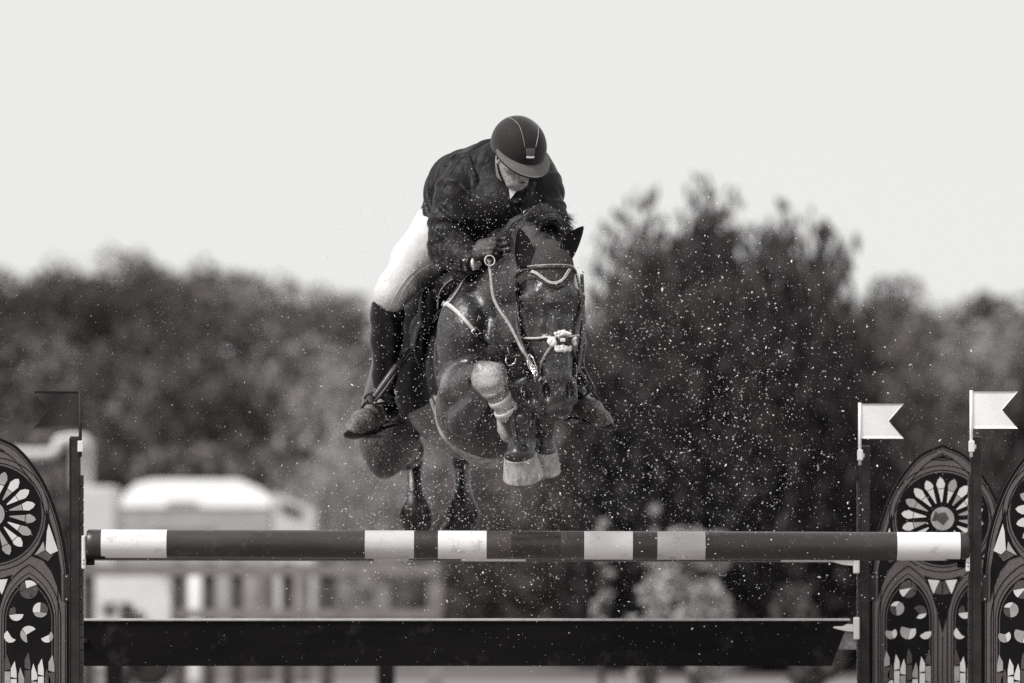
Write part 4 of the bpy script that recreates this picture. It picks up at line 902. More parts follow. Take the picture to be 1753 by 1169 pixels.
for (cx, tilt, dep) in ((711, 0, 2.0), (792, 0, 2.05)):
    leg_shell('hind_boot', [(cx+1, 846, dep+.01, .042), (cx, 858, dep, .052), (cx+1, 870, dep, .065), (cx+1, 884, dep+.02, .070), (cx+(2 if cx < 750 else -8), 902, dep+.05, .060)], M['boot_dark'])
    band((cx, 853, dep), (cx, 858, dep), .048, .014, M['leather_mid']); band((cx, 872, dep), (cx, 878, dep), .0625, .010, M['leather_mid'])
    for s in (-1, 1):
        b = MB(); b.tube(spline([P(cx+s*13, 850, dep-.02), P(cx+s*18, 862, dep-.03), P(cx+s*24, 876, dep-.03), P(cx+s*25, 888, dep-.02)], 3), [.003, .006, .008, .008, .009, .009, .008, .006, .005, .003], 8); obj('boot_rim', b.me('boot_rim', M['leather_mid'], True), horse)
b = MB(); b.tube(spline([P(736, 868, 1.95), P(744, 872, 1.95), P(752, 877, 1.96), P(760, 874, 1.97), P(768, 872, 1.98)], 3), [.004, .007, .008, .006, .007, .009, .007, .006, .007, .008, .006, .005, .003], 8); obj('loose_strap', b.me('loose_strap', M['leather_worn'], True), horse)
# girth with its wide guard: cast inwards on to the barrel
def around(y0, y1, a0, a1, n, m_, off, name, m, parent, yfun=None, th=.012):
    V, Q, N = [], [], []; cx0 = P(855, 640, .45)
    for i in range(n+1):
        a = a0+(a1-a0)*i/n
        for j in range(m_+1):
            yy = y0+(y1-y0)*j/m_+(yfun(a) if yfun else 0); o_ = Vector((cx0.x, yy, cx0.z)); d_ = Vector((math.sin(a), 0, -math.cos(a)))
            h_ = cast(HB, o_+d_*.75, -d_); q = h_[0] if h_ else o_+d_*.38; nn_ = h_[1] if h_ else d_
            ed_ = math.sin(math.pi*j/m_)**.4 if 0 < j < m_ else 0
            V.append(q+nn_*(off+th*ed_)); N.append(nn_)
    for i in range(n):
        for j in range(m_): Q.append([i*(m_+1)+j, (i+1)*(m_+1)+j, (i+1)*(m_+1)+j+1, i*(m_+1)+j+1])
    nv = len(V); V2 = [tuple(v) for v in V]+[tuple(v-N[i]*.02) for i, v in enumerate(V)]
    Q2 = Q+[[nv+k for k in q[::-1]] for q in Q]
    for i in range(n): 
        for j in (0, m_): a_, c_ = i*(m_+1)+j, (i+1)*(m_+1)+j; Q2.append([a_, nv+a_, nv+c_, c_])
    return obj(name, mesh(name, V2, Q2, m, True), parent)
around(.16, .50, -1.22, 1.3, 60, 10, .004, 'girth', M['girth_fabric'], horse, lambda a: .20*max(0, abs(a)-.7)*.6, .016)
around(.28, .47, -2.1, -1.18, 30, 8, .004, 'girth_strap', M['leather'], horse, lambda a: .20*max(0, abs(a)-.7)*.6, .010)
around(.33, .36, -1.25, 1.2, 50, 3, .018, 'girth_piping', M['leather_mid'], horse, lambda a: .20*max(0, abs(a)-.7)*.6, .006)
# saddle cloth and saddle, laid on the back from above and from the side
def side_proj(x, zz):      # x = depth y, zz = height ; cast from the right flank
    o_ = Vector((-1.2, x, zz)); return cast(HB, o_, (1, 0, 0))
def clothy(y_, t_):        # angle around barrel
    pass
around(.47, 1.22, -2.95, -1.2, 46, 14, .006, 'saddle_cloth', M['saddle_cloth'], horse, lambda a: .06*math.sin(a*2), .006)
around(.45, 1.22, 1.05, 2.95, 40, 14, .006, 'saddle_cloth', M['saddle_cloth'], horse, lambda a: -.06*math.sin(a*2), .006)
sad = Field(tuple(P(655, 700, .3)-Vector((.05, 0, .05))), tuple(P(920, 420, 1.35)+Vector((.05, 0, .12))), .007)
sad.path([(P(806, 478, .50), .050), (P(790, 486, .66), .062), (P(776, 492, .86), .072), (P(770, 486, 1.06), .075), (P(765, 474, 1.16), .055)], .06)
sad.path([(P(806, 478, .50), .045), (P(772, 492, .58), .050), (P(745, 520, .66), .045), (P(722, 560, .72), .038), (P(712, 605, .74), .028)], .04)
sad.path([(P(776, 492, .86), .08), (P(738, 500, .88), .060), (P(715, 540, .92), .05), (P(706, 590, .90), .035)], .05)
sad.path([(P(806, 478, .50), .045), (P(850, 482, .52), .04), (P(900, 510, .62), .04), (P(925, 560, .66), .035)], .04)
sad.ell(P(735, 530, .60), (.045, .07, .09), .03); sad.ell(P(722, 590, .66), (.035, .08, .09), .03)
sv, sq = sad.data(); saddle = obj('saddle', mesh('saddle', sv, sq, M['leather'], True), horse)
SB_ = bvh_of(sv, sq)
def strap2(name, pxs, wd, m, parent, bv, **k): return strap(name, pxs, wd, m, parent, bv=bv, **k)
strap2('saddle_piping', [(776, 478), (764, 486), (755, 498), (750, 512), (748, 530)], .006, M['leather_worn'], saddle, SB_, off=.002, th=.003)
# mane: tousled tufts of hair along the crest, and a forelock tip
def hair(name, roots, n, L_, r_, m, parent, dirf, seed, ws=.3, dr=.3):
    rr = random.Random(seed); b = MB()
    for k in range(n):
        t_ = rr.random()*(len(roots)-1); i = int(t_); q = roots[i].lerp(roots[min(i+1, len(roots)-1)], t_-i)+Vector((rr.gauss(0, .012), rr.gauss(0, .012), rr.gauss(0, .008)))
        d_ = dirf(t_/(len(roots)-1), rr); l_ = L_*rr.uniform(.6, 1.25); sw = Vector((rr.gauss(0, ws), rr.gauss(0, ws), rr.gauss(0, ws)))
        b.tube([q, q+d_*l_*.35, q+(d_+sw*.5)*l_*.7+Vector((0, 0, -.1*l_)), q+(d_+sw)*l_+Vector((0, 0, -dr*l_))], [r_, r_*1.1, r_*.7, r_*.15], 4, cap=False)
    return obj(name, b.me(name, m, True), parent)
_cr = [P(925, 412, -.22), P(912, 394, -.10), P(903, 378, .0), P(890, 380, .12), P(872, 392, .24), P(850, 412, .36)]
crest = [(cast(HB, (q.x, q.y, 3.2), (0, 0, -1)) or (q, 0))[0]-Vector((0, 0, .004)) for q in _cr]
def sweep_mane(n, r_, seed, spread=1.0):
    """hair rooted along the crest, thrown up and falling over to the left side of the neck in waving locks"""
    rr = random.Random(seed); b = MB(); locks = [(rr.random()**.8, rr.uniform(-1, 1), rr.uniform(-1, 1), rr.uniform(.7, 1.25)) for _ in range(60)]
    for k in range(n):
        t_, w1, w2, ln = locks[k % len(locks)]; t_ = min(max(t_+rr.gauss(0, .022), 0), 1)*(len(crest)-1); i = min(int(t_), len(crest)-2); q = crest[i].lerp(crest[i+1], t_-i)
        q = q+Vector((rr.gauss(0, .004), rr.gauss(0, .006), rr.gauss(0, .004))); j = lambda s_: Vector((rr.gauss(0, s_), rr.gauss(0, s_), rr.gauss(0, s_)))
        tt = t_/(len(crest)-1); L_ = (.16-.07*tt)*ln
        d1 = Vector((.25+.15*w1, -.30+.2*w2, .62-.30*tt)); d2 = Vector((.85, -.35+.2*w1, .25+.25*w2-.2*tt)); d3 = Vector((.75+.2*w2, -.15, -.75+.3*w1))
        p1_ = q+d1*L_*.33+j(.002); p2_ = p1_+d2*L_*.36+j(.003); p3_ = p2_+d3*L_*.34+j(.005); p4_ = p3_+(d3+Vector((.3*w1, 0, .25*w2)))*L_*.22+j(.008)
        b.tube(spline([q, p1_, p2_, p3_, p4_], 2), [r_, r_, r_*1.1, r_*1.1, r_, r_*.9, r_*.7, r_*.5, r_*.15], 4, cap=False)
    return obj('mane', b.me('mane', M['mane'], True), horse)
sweep_mane(4600, .0010, 5)
side = [(hit(HB, a, c) or (P(a, c, .1), 0))[0] for a, c in ((842, 424), (852, 414), (862, 404), (872, 396), (882, 386), (892, 378), (902, 374), (912, 374))]
b = MB(); rr = random.Random(8); lk = [(rr.random(), rr.uniform(-1, 1), rr.uniform(.7, 1.3), rr.uniform(-.02, .012)) for _ in range(50)]
for k in range(2600):
    t_, w1, ln, dz_ = lk[k % 50]; t_ = min(max(t_+rr.gauss(0, .03), 0), .999)*(len(side)-1); i = int(t_); q = side[i].lerp(side[i+1], t_-i)+Vector((rr.gauss(0, .006), -.004, dz_+rr.gauss(0, .006)))
    L_ = .085*ln; d1 = Vector((.75, -.22, .50+.25*w1)); d2 = Vector((.85, -.05, .15+.35*w1)); p1_ = q+d1*L_*.4; p2_ = p1_+d2*L_*.4; p3_ = p2_+Vector((.7, 0, -.3+.4*w1+rr.gauss(0, .15)))*L_*.35
    b.tube(spline([q, p1_, p2_, p3_], 2), [.001, .0011, .0011, .001, .0009, .0007, .0003], 4, cap=False)
obj('mane', b.me('mane', M['mane'], True), horse)
hair('tail', [P(738, 500, 2.42), P(738, 520, 2.46)], 260, .62, .003, M['mane'], horse, lambda t_, r: Vector((r.gauss(0, .02), .85+r.gauss(0, .05), -.15+r.gauss(0, .03))).normalized(), 9, .04, .1)
# ------------------------------------------------------------------ the rider
per = thing('person', P(770, 440, .85), 'rider in a dark jacket, helmet and white breeches leaning low over the horse neck', 'person')
# head frame
HC = P(885, 266, .17); pitch, yaw, roll = R(34), R(33), R(3)
f0 = Vector((0, -math.cos(pitch), -math.sin(pitch))); u0 = Vector((0, -math.sin(pitch), math.cos(pitch)))
Rz = Matrix.Rotation(yaw, 3, 'Z'); f_ = Rz@f0; u_ = Rz@u0; u_ = Matrix.Rotation(roll, 3, f_)@u_; s_v = u_.cross(f_).normalized()
if s_v.x < 0: s_v = -s_v
RR = [[s_v[i], f_[i], u_[i]] for i in range(3)]
def K(s, f, u): return HC+s_v*s+f_*f+u_*u
pb = Field(tuple(P(835, 345, .1)-Vector((.04, .12, .0))), tuple(P(935, 200, .45)), .0036)
pb.ell(K(0, -.01, .03), (.076, .094, .092), .02, RR)
pb.path([(K(0, .028, -.035), .058), (K(0, .048, -.088), .040)], .03, .04)
for s in (-1, 1):
    pb.cone(K(s*.052, -.005, -.040), K(s*.028, .052, -.094), .026, .018, .025)           # jaw
    pb.ell(K(s*.044, .050, -.022), (.022, .022, .020), .02, RR)                            # cheekbone
    pb.ell(K(s*.030, .078, .012), (.022, .014, .009), .012, RR)                            # brow
    pb.ell(K(s*.031, .088, -.004), (.014, .012, .009), .006, RR, 'cut')
    pb.ell(K(s*.031, .074, -.004), (.0125, .0115, .0105), .003, RR)
    pb.ell(K(s*.079, -.008, -.012), (.008, .017, .031), .006, RR); pb.ell(K(s*.086, -.004, -.012), (.005, .009, .018), .004, RR, 'cut')
    pb.ell(K(s*.012, .096, -.046), (.008, .009, .007), .006, RR)
pb.ell(K(0, .062, -.106), (.020, .018, .016), .015, RR)                                   # chin
pb.path([(K(0, .084, .004), .009), (K(0, .102, -.036), .011), (K(0, .104, -.043), .012)], .006, .012)
pb.ell(K(0, .083, -.068), (.023, .010, .0065), .006, RR); pb.ell(K(0, .081, -.080), (.020, .010, .007), .006, RR)
pb.cone(K(-.024, .093, -.0735), K(.024, .093, -.0735), .0034, .0034, .005, 'cut')
pb.path([(K(0, -.03, -.06), .058), (P(878, 318, .34), .062)], .02, .03)
hv, hq = pb.data(); hv = np.array(hv); hq = np.array(hq)
# limbs and trunk under the clothes, and hands, in the same continuous body
bf = Field(tuple(P(575, 770, .3)-Vector((.05, .5, .05))), tuple(P(1070, 300, 1.2)+Vector((.0, .0, .12))), .0085)
bf.path([(P(770, 390, .86), .11), (P(800, 340, .65), .13), (P(850, 310, .42), .13), (P(880, 312, .33), .055)], .05)
for q in ([(P(785, 305, .42), .055), (P(765, 425, .31), .045), (P(812, 449, .10), .032)], [(P(918, 300, .40), .055), (P(940, 395, .28), .045), (P(885, 425, .10), .030)],
          [(P(760, 405, .86), .09), (P(668, 505, .5), .052), (P(662, 590, .63), .044), (P(655, 688, .76), .032), (P(622, 722, .60), .026), (P(606, 737, .53), .018)],
          [(P(860, 405, .86), .09), (P(968, 498, .5), .052), (P(976, 590, .60), .044), (P(980, 682, .72), .032), (P(1010, 702, .58), .026), (P(1034, 722, .49), .018)]):
    bf.path(q, .03, .05)
v2, q2 = bf.data()
def merge(parts):
    V, Q, o_ = [], [], 0
    for v, q in parts: V.append(np.asarray(v, float)); Q.append(np.asarray(q)+o_); o_ += len(v)
    return np.concatenate(V), np.concatenate(Q)
mv, mq = merge([(hv, hq), (v2, q2)])
obj('body', mesh('body', mv, mq, M['skin'], True), per)
b = MB(); b.tube([K(-.020, .0915, -.0725), K(-.008, .0955, -.0710), K(.008, .0955, -.0710), K(.020, .0915, -.0725)], [.001, .0026, .0026, .001], 6); obj('lips', b.me('lips', M['lips'], True), per)
# jacket
jk = Field(tuple(P(715, 480, .3)-Vector((.03, .36, .03))), tuple(P(985, 225, 1.05)+Vector((.0, .0, .03))), .0062)
jk.path([(P(771, 372, .86), .122), (P(800, 330, .64), .160), (P(848, 306, .44), .160)], .06, fold=(.0035, 16, .4))
jk.ell(P(862, 350, .33), (.15, .14, .12), .06); jk.ell(P(838, 385, .42), (.13, .13, .11), .05)
jk.ell(P(905, 315, .42), (.12, .12, .12), .05)
jk.path([(P(800, 292, .42), .082), (P(782, 335, .37), .088), (P(770, 390, .33), .085), (P(769, 424, .31), .087)], .03, .035, fold=(.0040, 7, 1.0))
jk.path([(P(769, 424, .31), .086), (P(792, 440, .20), .066), (P(813, 450, .10), .046)], .02, .012, fold=(.0045, 11, 2.2))
jk.path([(P(912, 290, .42), .080), (P(930, 330, .37), .078), (P(940, 375, .31), .070), (P(941, 402, .28), .068)], .03, .05, fold=(.0040, 8, 2.5))
jk.path([(P(941, 402, .28), .070), (P(915, 418, .16), .056), (P(892, 426, .08), .044)], .02, .012, fold=(.0045, 12, .5))
# strong creases
for pts, r_ in (([(752, 352, .27), (775, 372, .24), (800, 385, .25)], .007), ([(745, 395, .24), (765, 410, .22), (790, 412, .22)], .008), ([(742, 425, .23), (760, 440, .21), (785, 440, .13)], .008), ([(748, 445, .24), (770, 458, .18), (795, 462, .11)], .007),
                ([(762, 300, .36), (790, 318, .29), (815, 345, .26)], .007), ([(800, 265, .33), (812, 300, .28), (818, 330, .26)], .007), ([(925, 340, .29), (945, 350, .28), (960, 352, .32)], .006), ([(915, 385, .2), (940, 385, .2), (962, 392, .24)], .007), ([(905, 402, .15), (930, 408, .18), (955, 415, .22)], .007)):
    sp = spline([P(*q) for q in pts], 4); jk.path([(q, r_*(.5+math.sin(math.pi*(i+.5)/len(sp)))) for i, q in enumerate(sp)], .004, .022)
# hollow cuffs
jk.cone(P(813, 450, .10), P(830, 458, .02), .034, .036, .004, 'cut')
jv, jq = jk.data(); jo = obj('jacket', mesh('jacket', jv, jq, M['jacket'], True), per); JB = bvh_of(jv, jq)
# jacket details: collar, lapel, centre seam and buttons
def jp(name, pxs, wd, m, th=.004, off=.002, par=None): return strap(name, pxs, wd, m, par or jo, th=th, off=off, bv=JB)
jp('lapel', [(868, 330), (872, 345), (880, 362), (888, 378)], [.040, .022], M['jacket'], .006); jp('lapel', [(905, 325), (898, 342), (890, 360), (884, 376)], [.034, .020], M['jacket'], .006)
jp('shoulder_seam', [(838, 243), (815, 252), (790, 272), (770, 300), (757, 330)], .003, M['jacket'], .0012, .0004)
jp('back_seam', [(842, 240), (812, 246), (780, 264), (752, 295), (735, 335)], .003, M['jacket'], .0012, .0004)
b = MB(); b.tube(spline([P(852, 292, .30), P(856, 316, .25), P(866, 336, .20), P(882, 345, .18), P(902, 336, .20), P(916, 312, .26)], 3), [.008, .011, .013, .014, .015, .015, .015, .015, .014, .014, .013, .013, .012, .011, .010, .008][:16], 8, squash=.6); obj('collar', b.me('collar', M['jacket'], True), jo)
# shirt / stock triangle
h1 = hit(JB, 880, 335); yb = h1[0].y-.014 if h1 else .12
b = MB(); b.prism([(P(871, 322, yb).x, P(871, 322, yb).z), (P(873.5, 341, yb).x, P(873.5, 341, yb).z), (P(887, 324, yb).x, P(887, 324, yb).z)], yb-.012, yb+.03); obj('stock_tie', b.me('stock_tie', M['shirt']), per)
h1 = hit(JB, 898, 364); yb = h1[0].y-.004 if h1 else .2
b = MB(); b.prism([(P(893, 371, yb).x, P(893, 371, yb).z), (P(903, 362, yb).x, P(903, 362, yb).z), (P(899, 359, yb).x, P(899, 359, yb).z), (P(893, 363, yb).x, P(893, 363, yb).z)][::1], yb-.006, yb+.02); obj('shirt_front', b.me('shirt_front', M['shirt']), per)
# breeches
br = Field(tuple(P(635, 545, .35)-Vector((.03, .1, .03))), tuple(P(1010, 350, 1.1)+Vector((.03, .05, .0))), .0068)
br.ell(P(775, 395, .93), (.155, .15, .13), .03)
br.path([(P(756, 402, .84), .130), (P(711, 449, .67), .096), (P(678, 492, .52), .069), (P(668, 507, .50), .063)], .04, .06, fold=(.0016, 30, .4)); br.cone(P(668, 507, .50), P(665, 530, .53), .060, .052, .02)
br.path([(P(860, 402, .84), .130), (P(920, 440, .67), .096), (P(962, 488, .52), .070), (P(971, 500, .50), .066)], .04, .06); br.cone(P(971, 500, .50), P(972, 545, .53), .060, .052, .02)
br.cone(P(790, 410, .80), P(815, 442, .60), .11, .06, .05)
bv_, bq_ = br.data(); bm_ = mesh('breeches', bv_, bq_, M['breeches'], True); set_spot_tone(bm_, bv_, [(P(736, 486, .60), .070, .75), (P(722, 500, .56), .080, .75), (P(704, 520, .50), .065, .8), (P(694, 540, .50), .055, .85), (P(672, 545, .47), .05, .7)]); bo = obj('breeches', bm_, per); BB = bvh_of(bv_, bq_)  # inner thigh down to the knee coloured darker
strap('knee_seam', [(712, 462), (700, 472), (690, 485), (680, 500), (672, 515), (667, 528), (665, 534)], .002, M['breeches'], bo, th=.0012, off=.001, bv=BB)
strap('knee_seam', [(742, 450), (728, 458), (712, 470), (698, 486), (688, 502), (682, 520), (681, 530)], .002, M['breeches'], bo, th=.0012, off=.001, bv=BB)
# boots
def riding_boot(shaft, foot, top, m1, m2):
    ra_z = foot[0][0].z+.035
    pts = shaft; lo = np.min([np.array(q[0])-.1 for q in shaft+foot], 0); hi = np.max([np.array(q[0])+.1 for q in shaft+foot], 0)
    bf_ = Field(lo, hi, .006); bf_.path(shaft, .03, .01); 
    a = shaft[-1][0]; c = shaft[-2][0]
    for q, s in ((.15, 1), (.35, -1), (.55, 1), (.8, -1)):       # ankle creases
        pt = a.lerp(c, q*.45); bf_.ell(pt+Vector((s*.012, -.03, 0)), (.042, .022, .010), .014)
    bf2 = bf_; bf2.path(foot, .025, .03)
    cut_c, cut_r = top; bf_.cone(cut_c[0], cut_c[1], cut_r, cut_r, .004, 'cut')
    v, q_ = bf_.data(); o = obj('riding_boot', mesh('riding_boot', v, q_, m1, True), per)
    me_ = o.data; me_.materials.append(m2)
    fc = np.array(foot[1][0]); ft = np.array(foot[-1][0]); hl = np.array(foot[0][0])
    cen = np.array([v[list(qq)].mean(0) for qq in q_]) if len(q_) < 1 else v[q_].mean(1)
    ax = (ft-hl)/np.linalg.norm(ft-hl); tt = (cen-hl)@ax; lim = np.linalg.norm(ft-hl)*.30
    me_.polygons.foreach_set('material_index', ((tt > lim) & (cen[:, 2] < ra_z)).astype(np.int32)); return o, v, q_
ra = P(655, 690, .77)
b1, v1, q1 = riding_boot([(P(664, 500, .50), .064), (P(663, 540, .55), .064), (P(662, 580, .62), .062), (P(659, 640, .71), .047), (ra, .043)],
    [(P(664, 704, .80), .045), (P(640, 712, .70), .047), (P(622, 722, .60), .049), (P(607, 735, .53), .036), (P(602, 739, .51), .028)], ((P(690, 486, .35), P(655, 478, .58)), .105), M['boot_leather'], M['boot_dusty'])
b2, v3, q3 = riding_boot([(P(973, 500, .50), .060), (P(975, 545, .54), .060), (P(977, 590, .60), .058), (P(980, 640, .68), .048), (P(984, 680, .72), .044)],
    [(P(976, 700, .76), .045), (P(995, 696, .66), .047), (P(1012, 703, .57), .046), (P(1030, 718, .50), .035), (P(1040, 724, .47), .026)], ((P(950, 480, .35), P(990, 476, .6)), .10), M['boot_leather'], M['boot_dusty'])
# soles
for pts, bb in (([P(672, 730, .80), P(655, 734, .72), P(635, 743, .62), P(614, 748, .53), P(597, 746, .49), P(590, 741, .485)], b1), ([P(975, 722, .76), P(992, 718, .66), P(1010, 722, .57), P(1030, 732, .50), P(1048, 733, .46), P(1053, 729, .455)], b2)):
    b = MB(); ribbon(b, [(q, Vector((0, -.25, -1))) for q in pts], [.06, .05], .010, -.004, 5); obj('sole', b.me('sole', M['boot_dark'], True), bb)
BT = bvh_of(v1, q1); BT2 = bvh_of(v3, q3)
# spur
b = MB(); b.tube(spline([P(640, 692, .66), P(655, 690, .68), P(672, 692, .80)], 4), .005, 8); obj('spur_strap', b.me('spur_strap', M['boot_leather'], True), b1)
# stirrups and leathers belong to the saddle
def leather_strap(pts, wd=.026): 
    b = MB(); ribbon(b, [(P(*q), Vector((-.35, -1, .3))) for q in pts], wd, .004, .001, 5); return obj('stirrup_leather', b.me('stirrup_leather', M['leather_mid'], True), saddle)
leather_strap([(700, 597, .66), (686, 615, .62), (668, 640, .585), (648, 668, .575), (636, 684, .575)], .024)
leather_strap([(706, 600, .68), (694, 618, .65), (678, 640, .61), (658, 668, .60), (642, 688, .59)], .012)
b = MB(); b.tube(spline([P(624, 683, .56), P(627, 676, .56), P(634, 675, .56), P(639, 682, .56), P(637, 689, .56), P(631, 690, .56), P(626, 687, .56)], 3), .0055, 8); st_ = obj('stirrup_iron', b.me('stirrup_iron', M['boot_dark'], True), saddle)
b = MB(); b.tube(spline([P(632, 686, .55), P(641, 694, .54), P(650, 701, .55), P(655, 714, .57), P(650, 728, .58), P(640, 742, .59)], 3), [.006]*16, 8)
b.tube(spline([P(628, 686, .57), P(618, 700, .62), P(610, 716, .64), P(609, 730, .63)], 3), .006, 8); b.bevbox(P(612, 0, .6).x, P(652, 0, .6).x, .56, .63, P(0, 750, .6).z, P(0, 744, .6).z, .003)
obj('stirrup_branch', b.me('stirrup_branch', M['boot_dark'], True), st_)
leather_strap([(985, 610, .62), (992, 632, .55), (1003, 655, .50), (1010, 668, .49)], .024)
b = MB(); b.ring(P(1011, 662, .47), (0, -1, .2), .012, .0045); b.tube(spline([P(1011, 668, .47), P(1000, 680, .49), P(990, 700, .52), P(992, 722, .54)], 3), .005, 8); b.tube(spline([P(1012, 668, .48), P(1022, 680, .56), P(1026, 700, .60), P(1022, 722, .58)], 3), .005, 8); b.bevbox(P(990, 0, .56).x, P(1024, 0, .56).x, .53, .60, P(0, 728, .56).z, P(0, 722, .56).z, .003)
obj('stirrup_iron', b.me('stirrup_iron', M['boot_dark'], True), saddle)
# boot top rims
for bt, pp in ((BT, [(641, 514), (650, 524), (662, 532), (675, 537), (689, 537)]),):
    strap('boot_rim', pp, .005, M['boot_leather'], b1, th=.004, off=.001, bv=bt)
# gloves: palm and five fingers each, closed round the rein
def glove(c, rt, up, fw, sc=1.0):
    """c knuckle centre, rt across knuckles (index->little), up = back of hand, fw = finger direction"""
    c, rt, up, fw = Vector(c), Vector(rt).normalized(), Vector(up).normalized(), Vector(fw).normalized(); G = Field(tuple(c-Vector((.1, .1, .1))), tuple(c+Vector((.1, .1, .1))), .0026)
    L = lambda a, b_, d: c+rt*a*sc+up*b_*sc+fw*d*sc
    G.path([(L(-.030, -.012, -.062), .020), (L(-.030, -.006, -.012), .015)], .01); G.path([(L(.0, -.010, -.068), .022), (L(.0, -.004, -.010), .016)], .015, .02); G.path([(L(.026, -.012, -.062), .018), (L(.026, -.006, -.012), .014)], .01, .02)
    for a, l_, r_ in ((-.033, .95, .0095), (-.011, 1.08, .010), (.011, 1.0, .0096), (.031, .82, .0085)):
        G.path([(L(a, 0, -.008), r_*1.12), (L(a, .004, .022*l_), r_*1.06), (L(a*.96, -.020, .038*l_), r_), (L(a*.92, -.040, .024*l_), r_*.95), (L(a*.9, -.040, .004), r_*.85)], .003, .008)
    G.path([(L(-.040, -.018, -.055), .014), (L(-.052, -.030, -.020), .0115), (L(-.040, -.042, .010), .0105), (L(-.024, -.046, .022), .009)], .004, .012)
    v, q_ = G.data(); return obj('glove', mesh('glove', v, q_, M['glove'], True), per), v, q_
g1, gv, gq = glove(P(839, 424, .025), (-.25, -.25, -.9), (-.55, -.75, .25), (.95, -.55, .15), .98)
glove(P(878, 424, .03), (.3, -.3, -.9), (.6, -.7, .2), (-.9, -.5, .1), 1.1)
GB = bvh_of(gv, gq)
b = MB(); b.tube([P(811, 436, .075), P(809, 448, .065), P(811, 462, .075)], [.006, .009, .006], 8); obj('cuff', b.me('cuff', M['shirt'], True), per)
# helmet
hel = bpy.data.objects.new('helmet', None); C.objects.link(hel); hel.parent = per; PW[hel.name] = PW[per.name].copy()
def dome(s, f, u): return K(0, -.008, .040)+s_v*s*.107+f_*f*.131+u_*u*.118
V, Q = [], []; n1, n2 = 40, 56
for i in range(n1+1):
    th_ = (math.pi*.5+.30)*i/n1
    for k in range(n2):
        a = 2*math.pi*k/n2; ct = math.cos(th_); st = math.sin(th_)
        lowf = 1
        pt = dome(st*math.sin(a), st*math.cos(a), ct)
        if math.cos(a) > .1 and ct < 0: pt = dome(st*math.sin(a), st*math.cos(a), ct*(1-.35*math.cos(a)))
        V.append(tuple(pt))
Q = [[i*n2+k, i*n2+(k+1) % n2, (i+1)*n2+(k+1) % n2, (i+1)*n2+k] for i in range(n1) for k in range(n2)]
# inner wall
nv = len(V); cen_ = K(0, -.008, .040); V += [tuple(cen_+(Vector(v)-cen_)*.93) for v in V]; Q += [[nv+a for a in q[::-1]] for q in Q]
Q += [[n1*n2+k, nv+n1*n2+k, nv+n1*n2+(k+1) % n2, n1*n2+(k+1) % n2] for k in range(n2)]
shell = obj('shell', mesh('shell', V, Q, M['helmet'], True), hel); HBV = bvh_of(np.array(V), Q)
# peak
V, Q = [], []; n1, n2 = 10, 30
for top in (0, 1):
    for i in range(n1+1):
        t_ = i/n1
        for k in range(n2+1):
            a = R(-82)+R(164)*k/n2; ext = .042*math.cos(a*1.0)**.7*t_ if math.cos(a) > 0.001 else 0
            rad = 1.0+.0; base_ = dome(math.sin(a)*rad, math.cos(a)*rad, -.01-.10*max(math.cos(a), 0))
            d_ = (s_v*math.sin(a)*.5+f_*math.cos(a)).normalized()
            V.append(tuple(base_+d_*ext-u_*(.016*t_*t_*max(math.cos(a), 0)+.35*ext)-u_*(0 if top else .005)-f_*.006*(1-t_)))
st = (n1+1)*(n2+1)
for i in range(n1):
    for k in range(n2): q = [i*(n2+1)+k, i*(n2+1)+k+1, (i+1)*(n2+1)+k+1, (i+1)*(n2+1)+k]; Q.append([st+a for a in q]); Q.append(q[::-1])
for k in range(n2): a_ = n1*(n2+1)+k; Q.append([a_, a_+1, st+a_+1, st+a_])
pk = obj('peak', mesh('peak', V, Q, M['helmet_peak'], True), hel)
b = MB(); b.tube([Vector(V[n1*(n2+1)+k]) for k in range(n2+1)], .0022, 6); obj('peak_edge', b.me('peak_edge', M['leather'], True), pk)
for pts in ([(870, 201), (880, 206), (888, 214), (893, 226), (896, 238), (898.5, 252)], [(921, 213), (921.5, 228), (919.5, 240), (917, 252)]):
    strap('piping', pts, .0018, M['piping'], hel, th=.0018, off=.0006, bv=HBV, n=6)
bd = patch('badge', [(900, 253), (915.5, 253), (914, 270), (901.5, 270)], M['badge'], .001, .003, 14, hel, lambda x, y: hit(HBV, x, y))
strap('badge_bar', [(901, 268.5), (907.5, 269), (913.5, 268.5)], .008, M['white_plastic'], hel, th=.003, off=.004, bv=HBV)
# chin strap
b = MB(); b.tube(spline([K(-.083, -.01, -.01), K(-.074, .012, -.06), K(-.045, .045, -.108), K(0, .055, -.126), K(.045, .045, -.108), K(.074, .012, -.06), K(.083, -.01, -.01)], 4), .0045, 8, squash=.5); obj('chin_strap', b.me('chin_strap', M['leather'], True), hel)

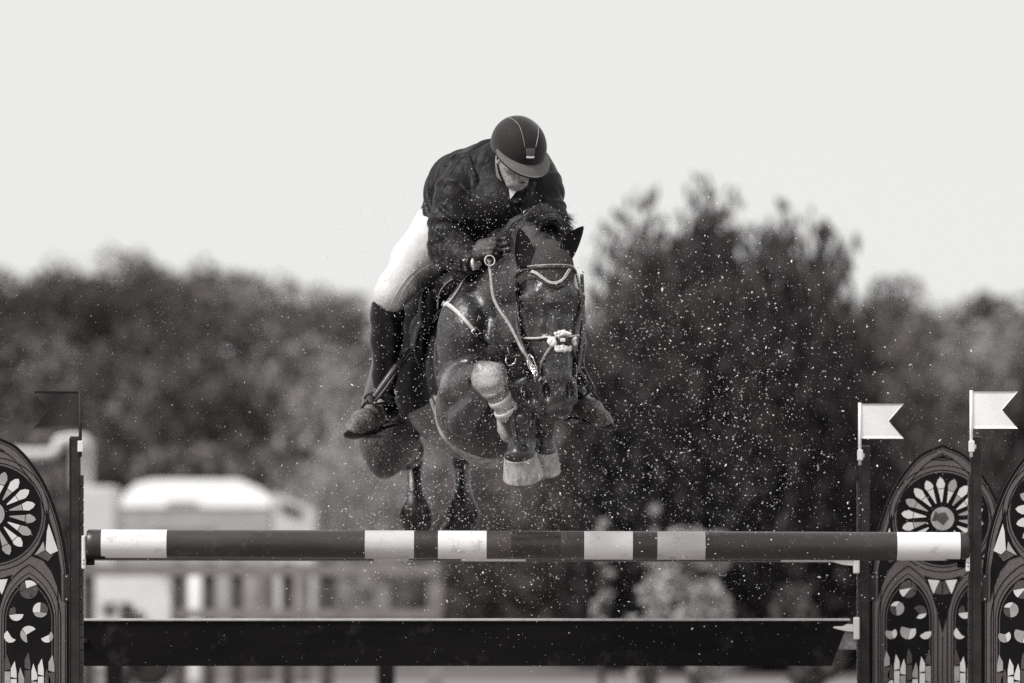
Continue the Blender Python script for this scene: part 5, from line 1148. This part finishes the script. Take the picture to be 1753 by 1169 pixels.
# ------------------------------------------------------------------ flying sand
g = np.random.default_rng(77)
def grains(n, fpx, rlo, rhi, name, label, seed, m, pw=2.6, ymin=-.7, ymax=2.3):
    g = np.random.default_rng(seed)
    t0 = [(0, 1, 0), (0, 0, 1)]
    ico = np.array([(0, 0, 1), (.894, 0, .447), (.276, .851, .447), (-.724, .526, .447), (-.724, -.526, .447), (.276, -.851, .447), (.724, .526, -.447), (-.276, .851, -.447), (-.894, 0, -.447), (-.276, -.851, -.447), (.724, -.526, -.447), (0, 0, -1)])
    tri = np.array([(0,1,2),(0,2,3),(0,3,4),(0,4,5),(0,5,1),(1,6,2),(2,7,3),(3,8,4),(4,9,5),(5,10,1),(2,6,7),(3,7,8),(4,8,9),(5,9,10),(1,10,6),(11,7,6),(11,8,7),(11,9,8),(11,10,9),(11,6,10)])
    Vs, Fs = [], []; k = 0
    while k < n:
        px, py = fpx(g)
        if not (-40 < px < 1800 and -20 < py < 1200) or (py > 1048 and g.random() < .72): continue
        yv = g.uniform(ymin, ymax); c = np.array(P(px, py, yv)); r_ = rlo+(rhi-rlo)*g.random()**pw*1.0
        sc = r_*g.uniform(.55, 1.2, 3)*np.array([1, 1, 1 if g.random() < .8 else g.uniform(1.4, 2.8)]); v = ico*sc*g.uniform(.75, 1.2, (12, 1)); q = g.normal(size=4); q /= np.linalg.norm(q); w_, x_, y_, z_ = q
        Rm = np.array([[1-2*(y_*y_+z_*z_), 2*(x_*y_-z_*w_), 2*(x_*z_+y_*w_)], [2*(x_*y_+z_*w_), 1-2*(x_*x_+z_*z_), 2*(y_*z_-x_*w_)], [2*(x_*z_-y_*w_), 2*(y_*z_+x_*w_), 1-2*(x_*x_+y_*y_)]])
        Vs.append(v@Rm.T+c); Fs.append(tri+12*k); k += 1
    return tag(obj(name, mesh(name, np.concatenate(Vs), np.concatenate(Fs), m)), label, kind='stuff')
def f_right(g):
    q = g.random()
    if q < .62: return g.normal(1250, 150), g.normal(680, 190)
    if q < .85: return g.normal(1120, 190), g.normal(890, 110)
    c = [(1180, 760), (1290, 640), (1060, 860), (1350, 820), (1120, 560), (940, 880), (1240, 900)][int(g.integers(7))]; a = g.normal(0, 1); return c[0]+a*60+g.normal()*14, c[1]-a*38+g.normal()*14
def f_all(g): return g.normal(960, 240), g.normal(720, 230)
def f_near(g): return g.normal(860, 130), g.normal(560, 200)
def f_low(g): return g.normal(760, 110), g.normal(880, 70)
def f_wide(g): return g.uniform(-20, 1780), g.uniform(430, 1169)
def above(f):
    def q(g):
        while True:
            a, c = f(g)
            if c > 330 or g.random() < .02: return a, c
    return q
grains(5600, above(f_right), .0006, .0042, 'flying_sand', 'white grains of sand thrown up in front of the dark trees', 1, M['dust'], 5.5)
grains(4500, above(f_all), .0007, .0032, 'flying_sand', 'fine pale grit in the air round the jump', 2, M['dust'], 2.2)
grains(3600, above(f_near), .0007, .0022, 'flying_sand', 'tiny pale specks in front of the horse and rider', 3, M['dust'], 1.8, -1.0, -.6)
grains(1900, f_low, .0007, .0036, 'flying_sand', 'pale grains falling round the hind legs', 4, M['dust'], 2.5, .2, 2.4)
grains(6000, f_wide, .0005, .0015, 'flying_sand', 'dust-fine grit drifting over the whole jump', 5, M['dust'], 1.5)
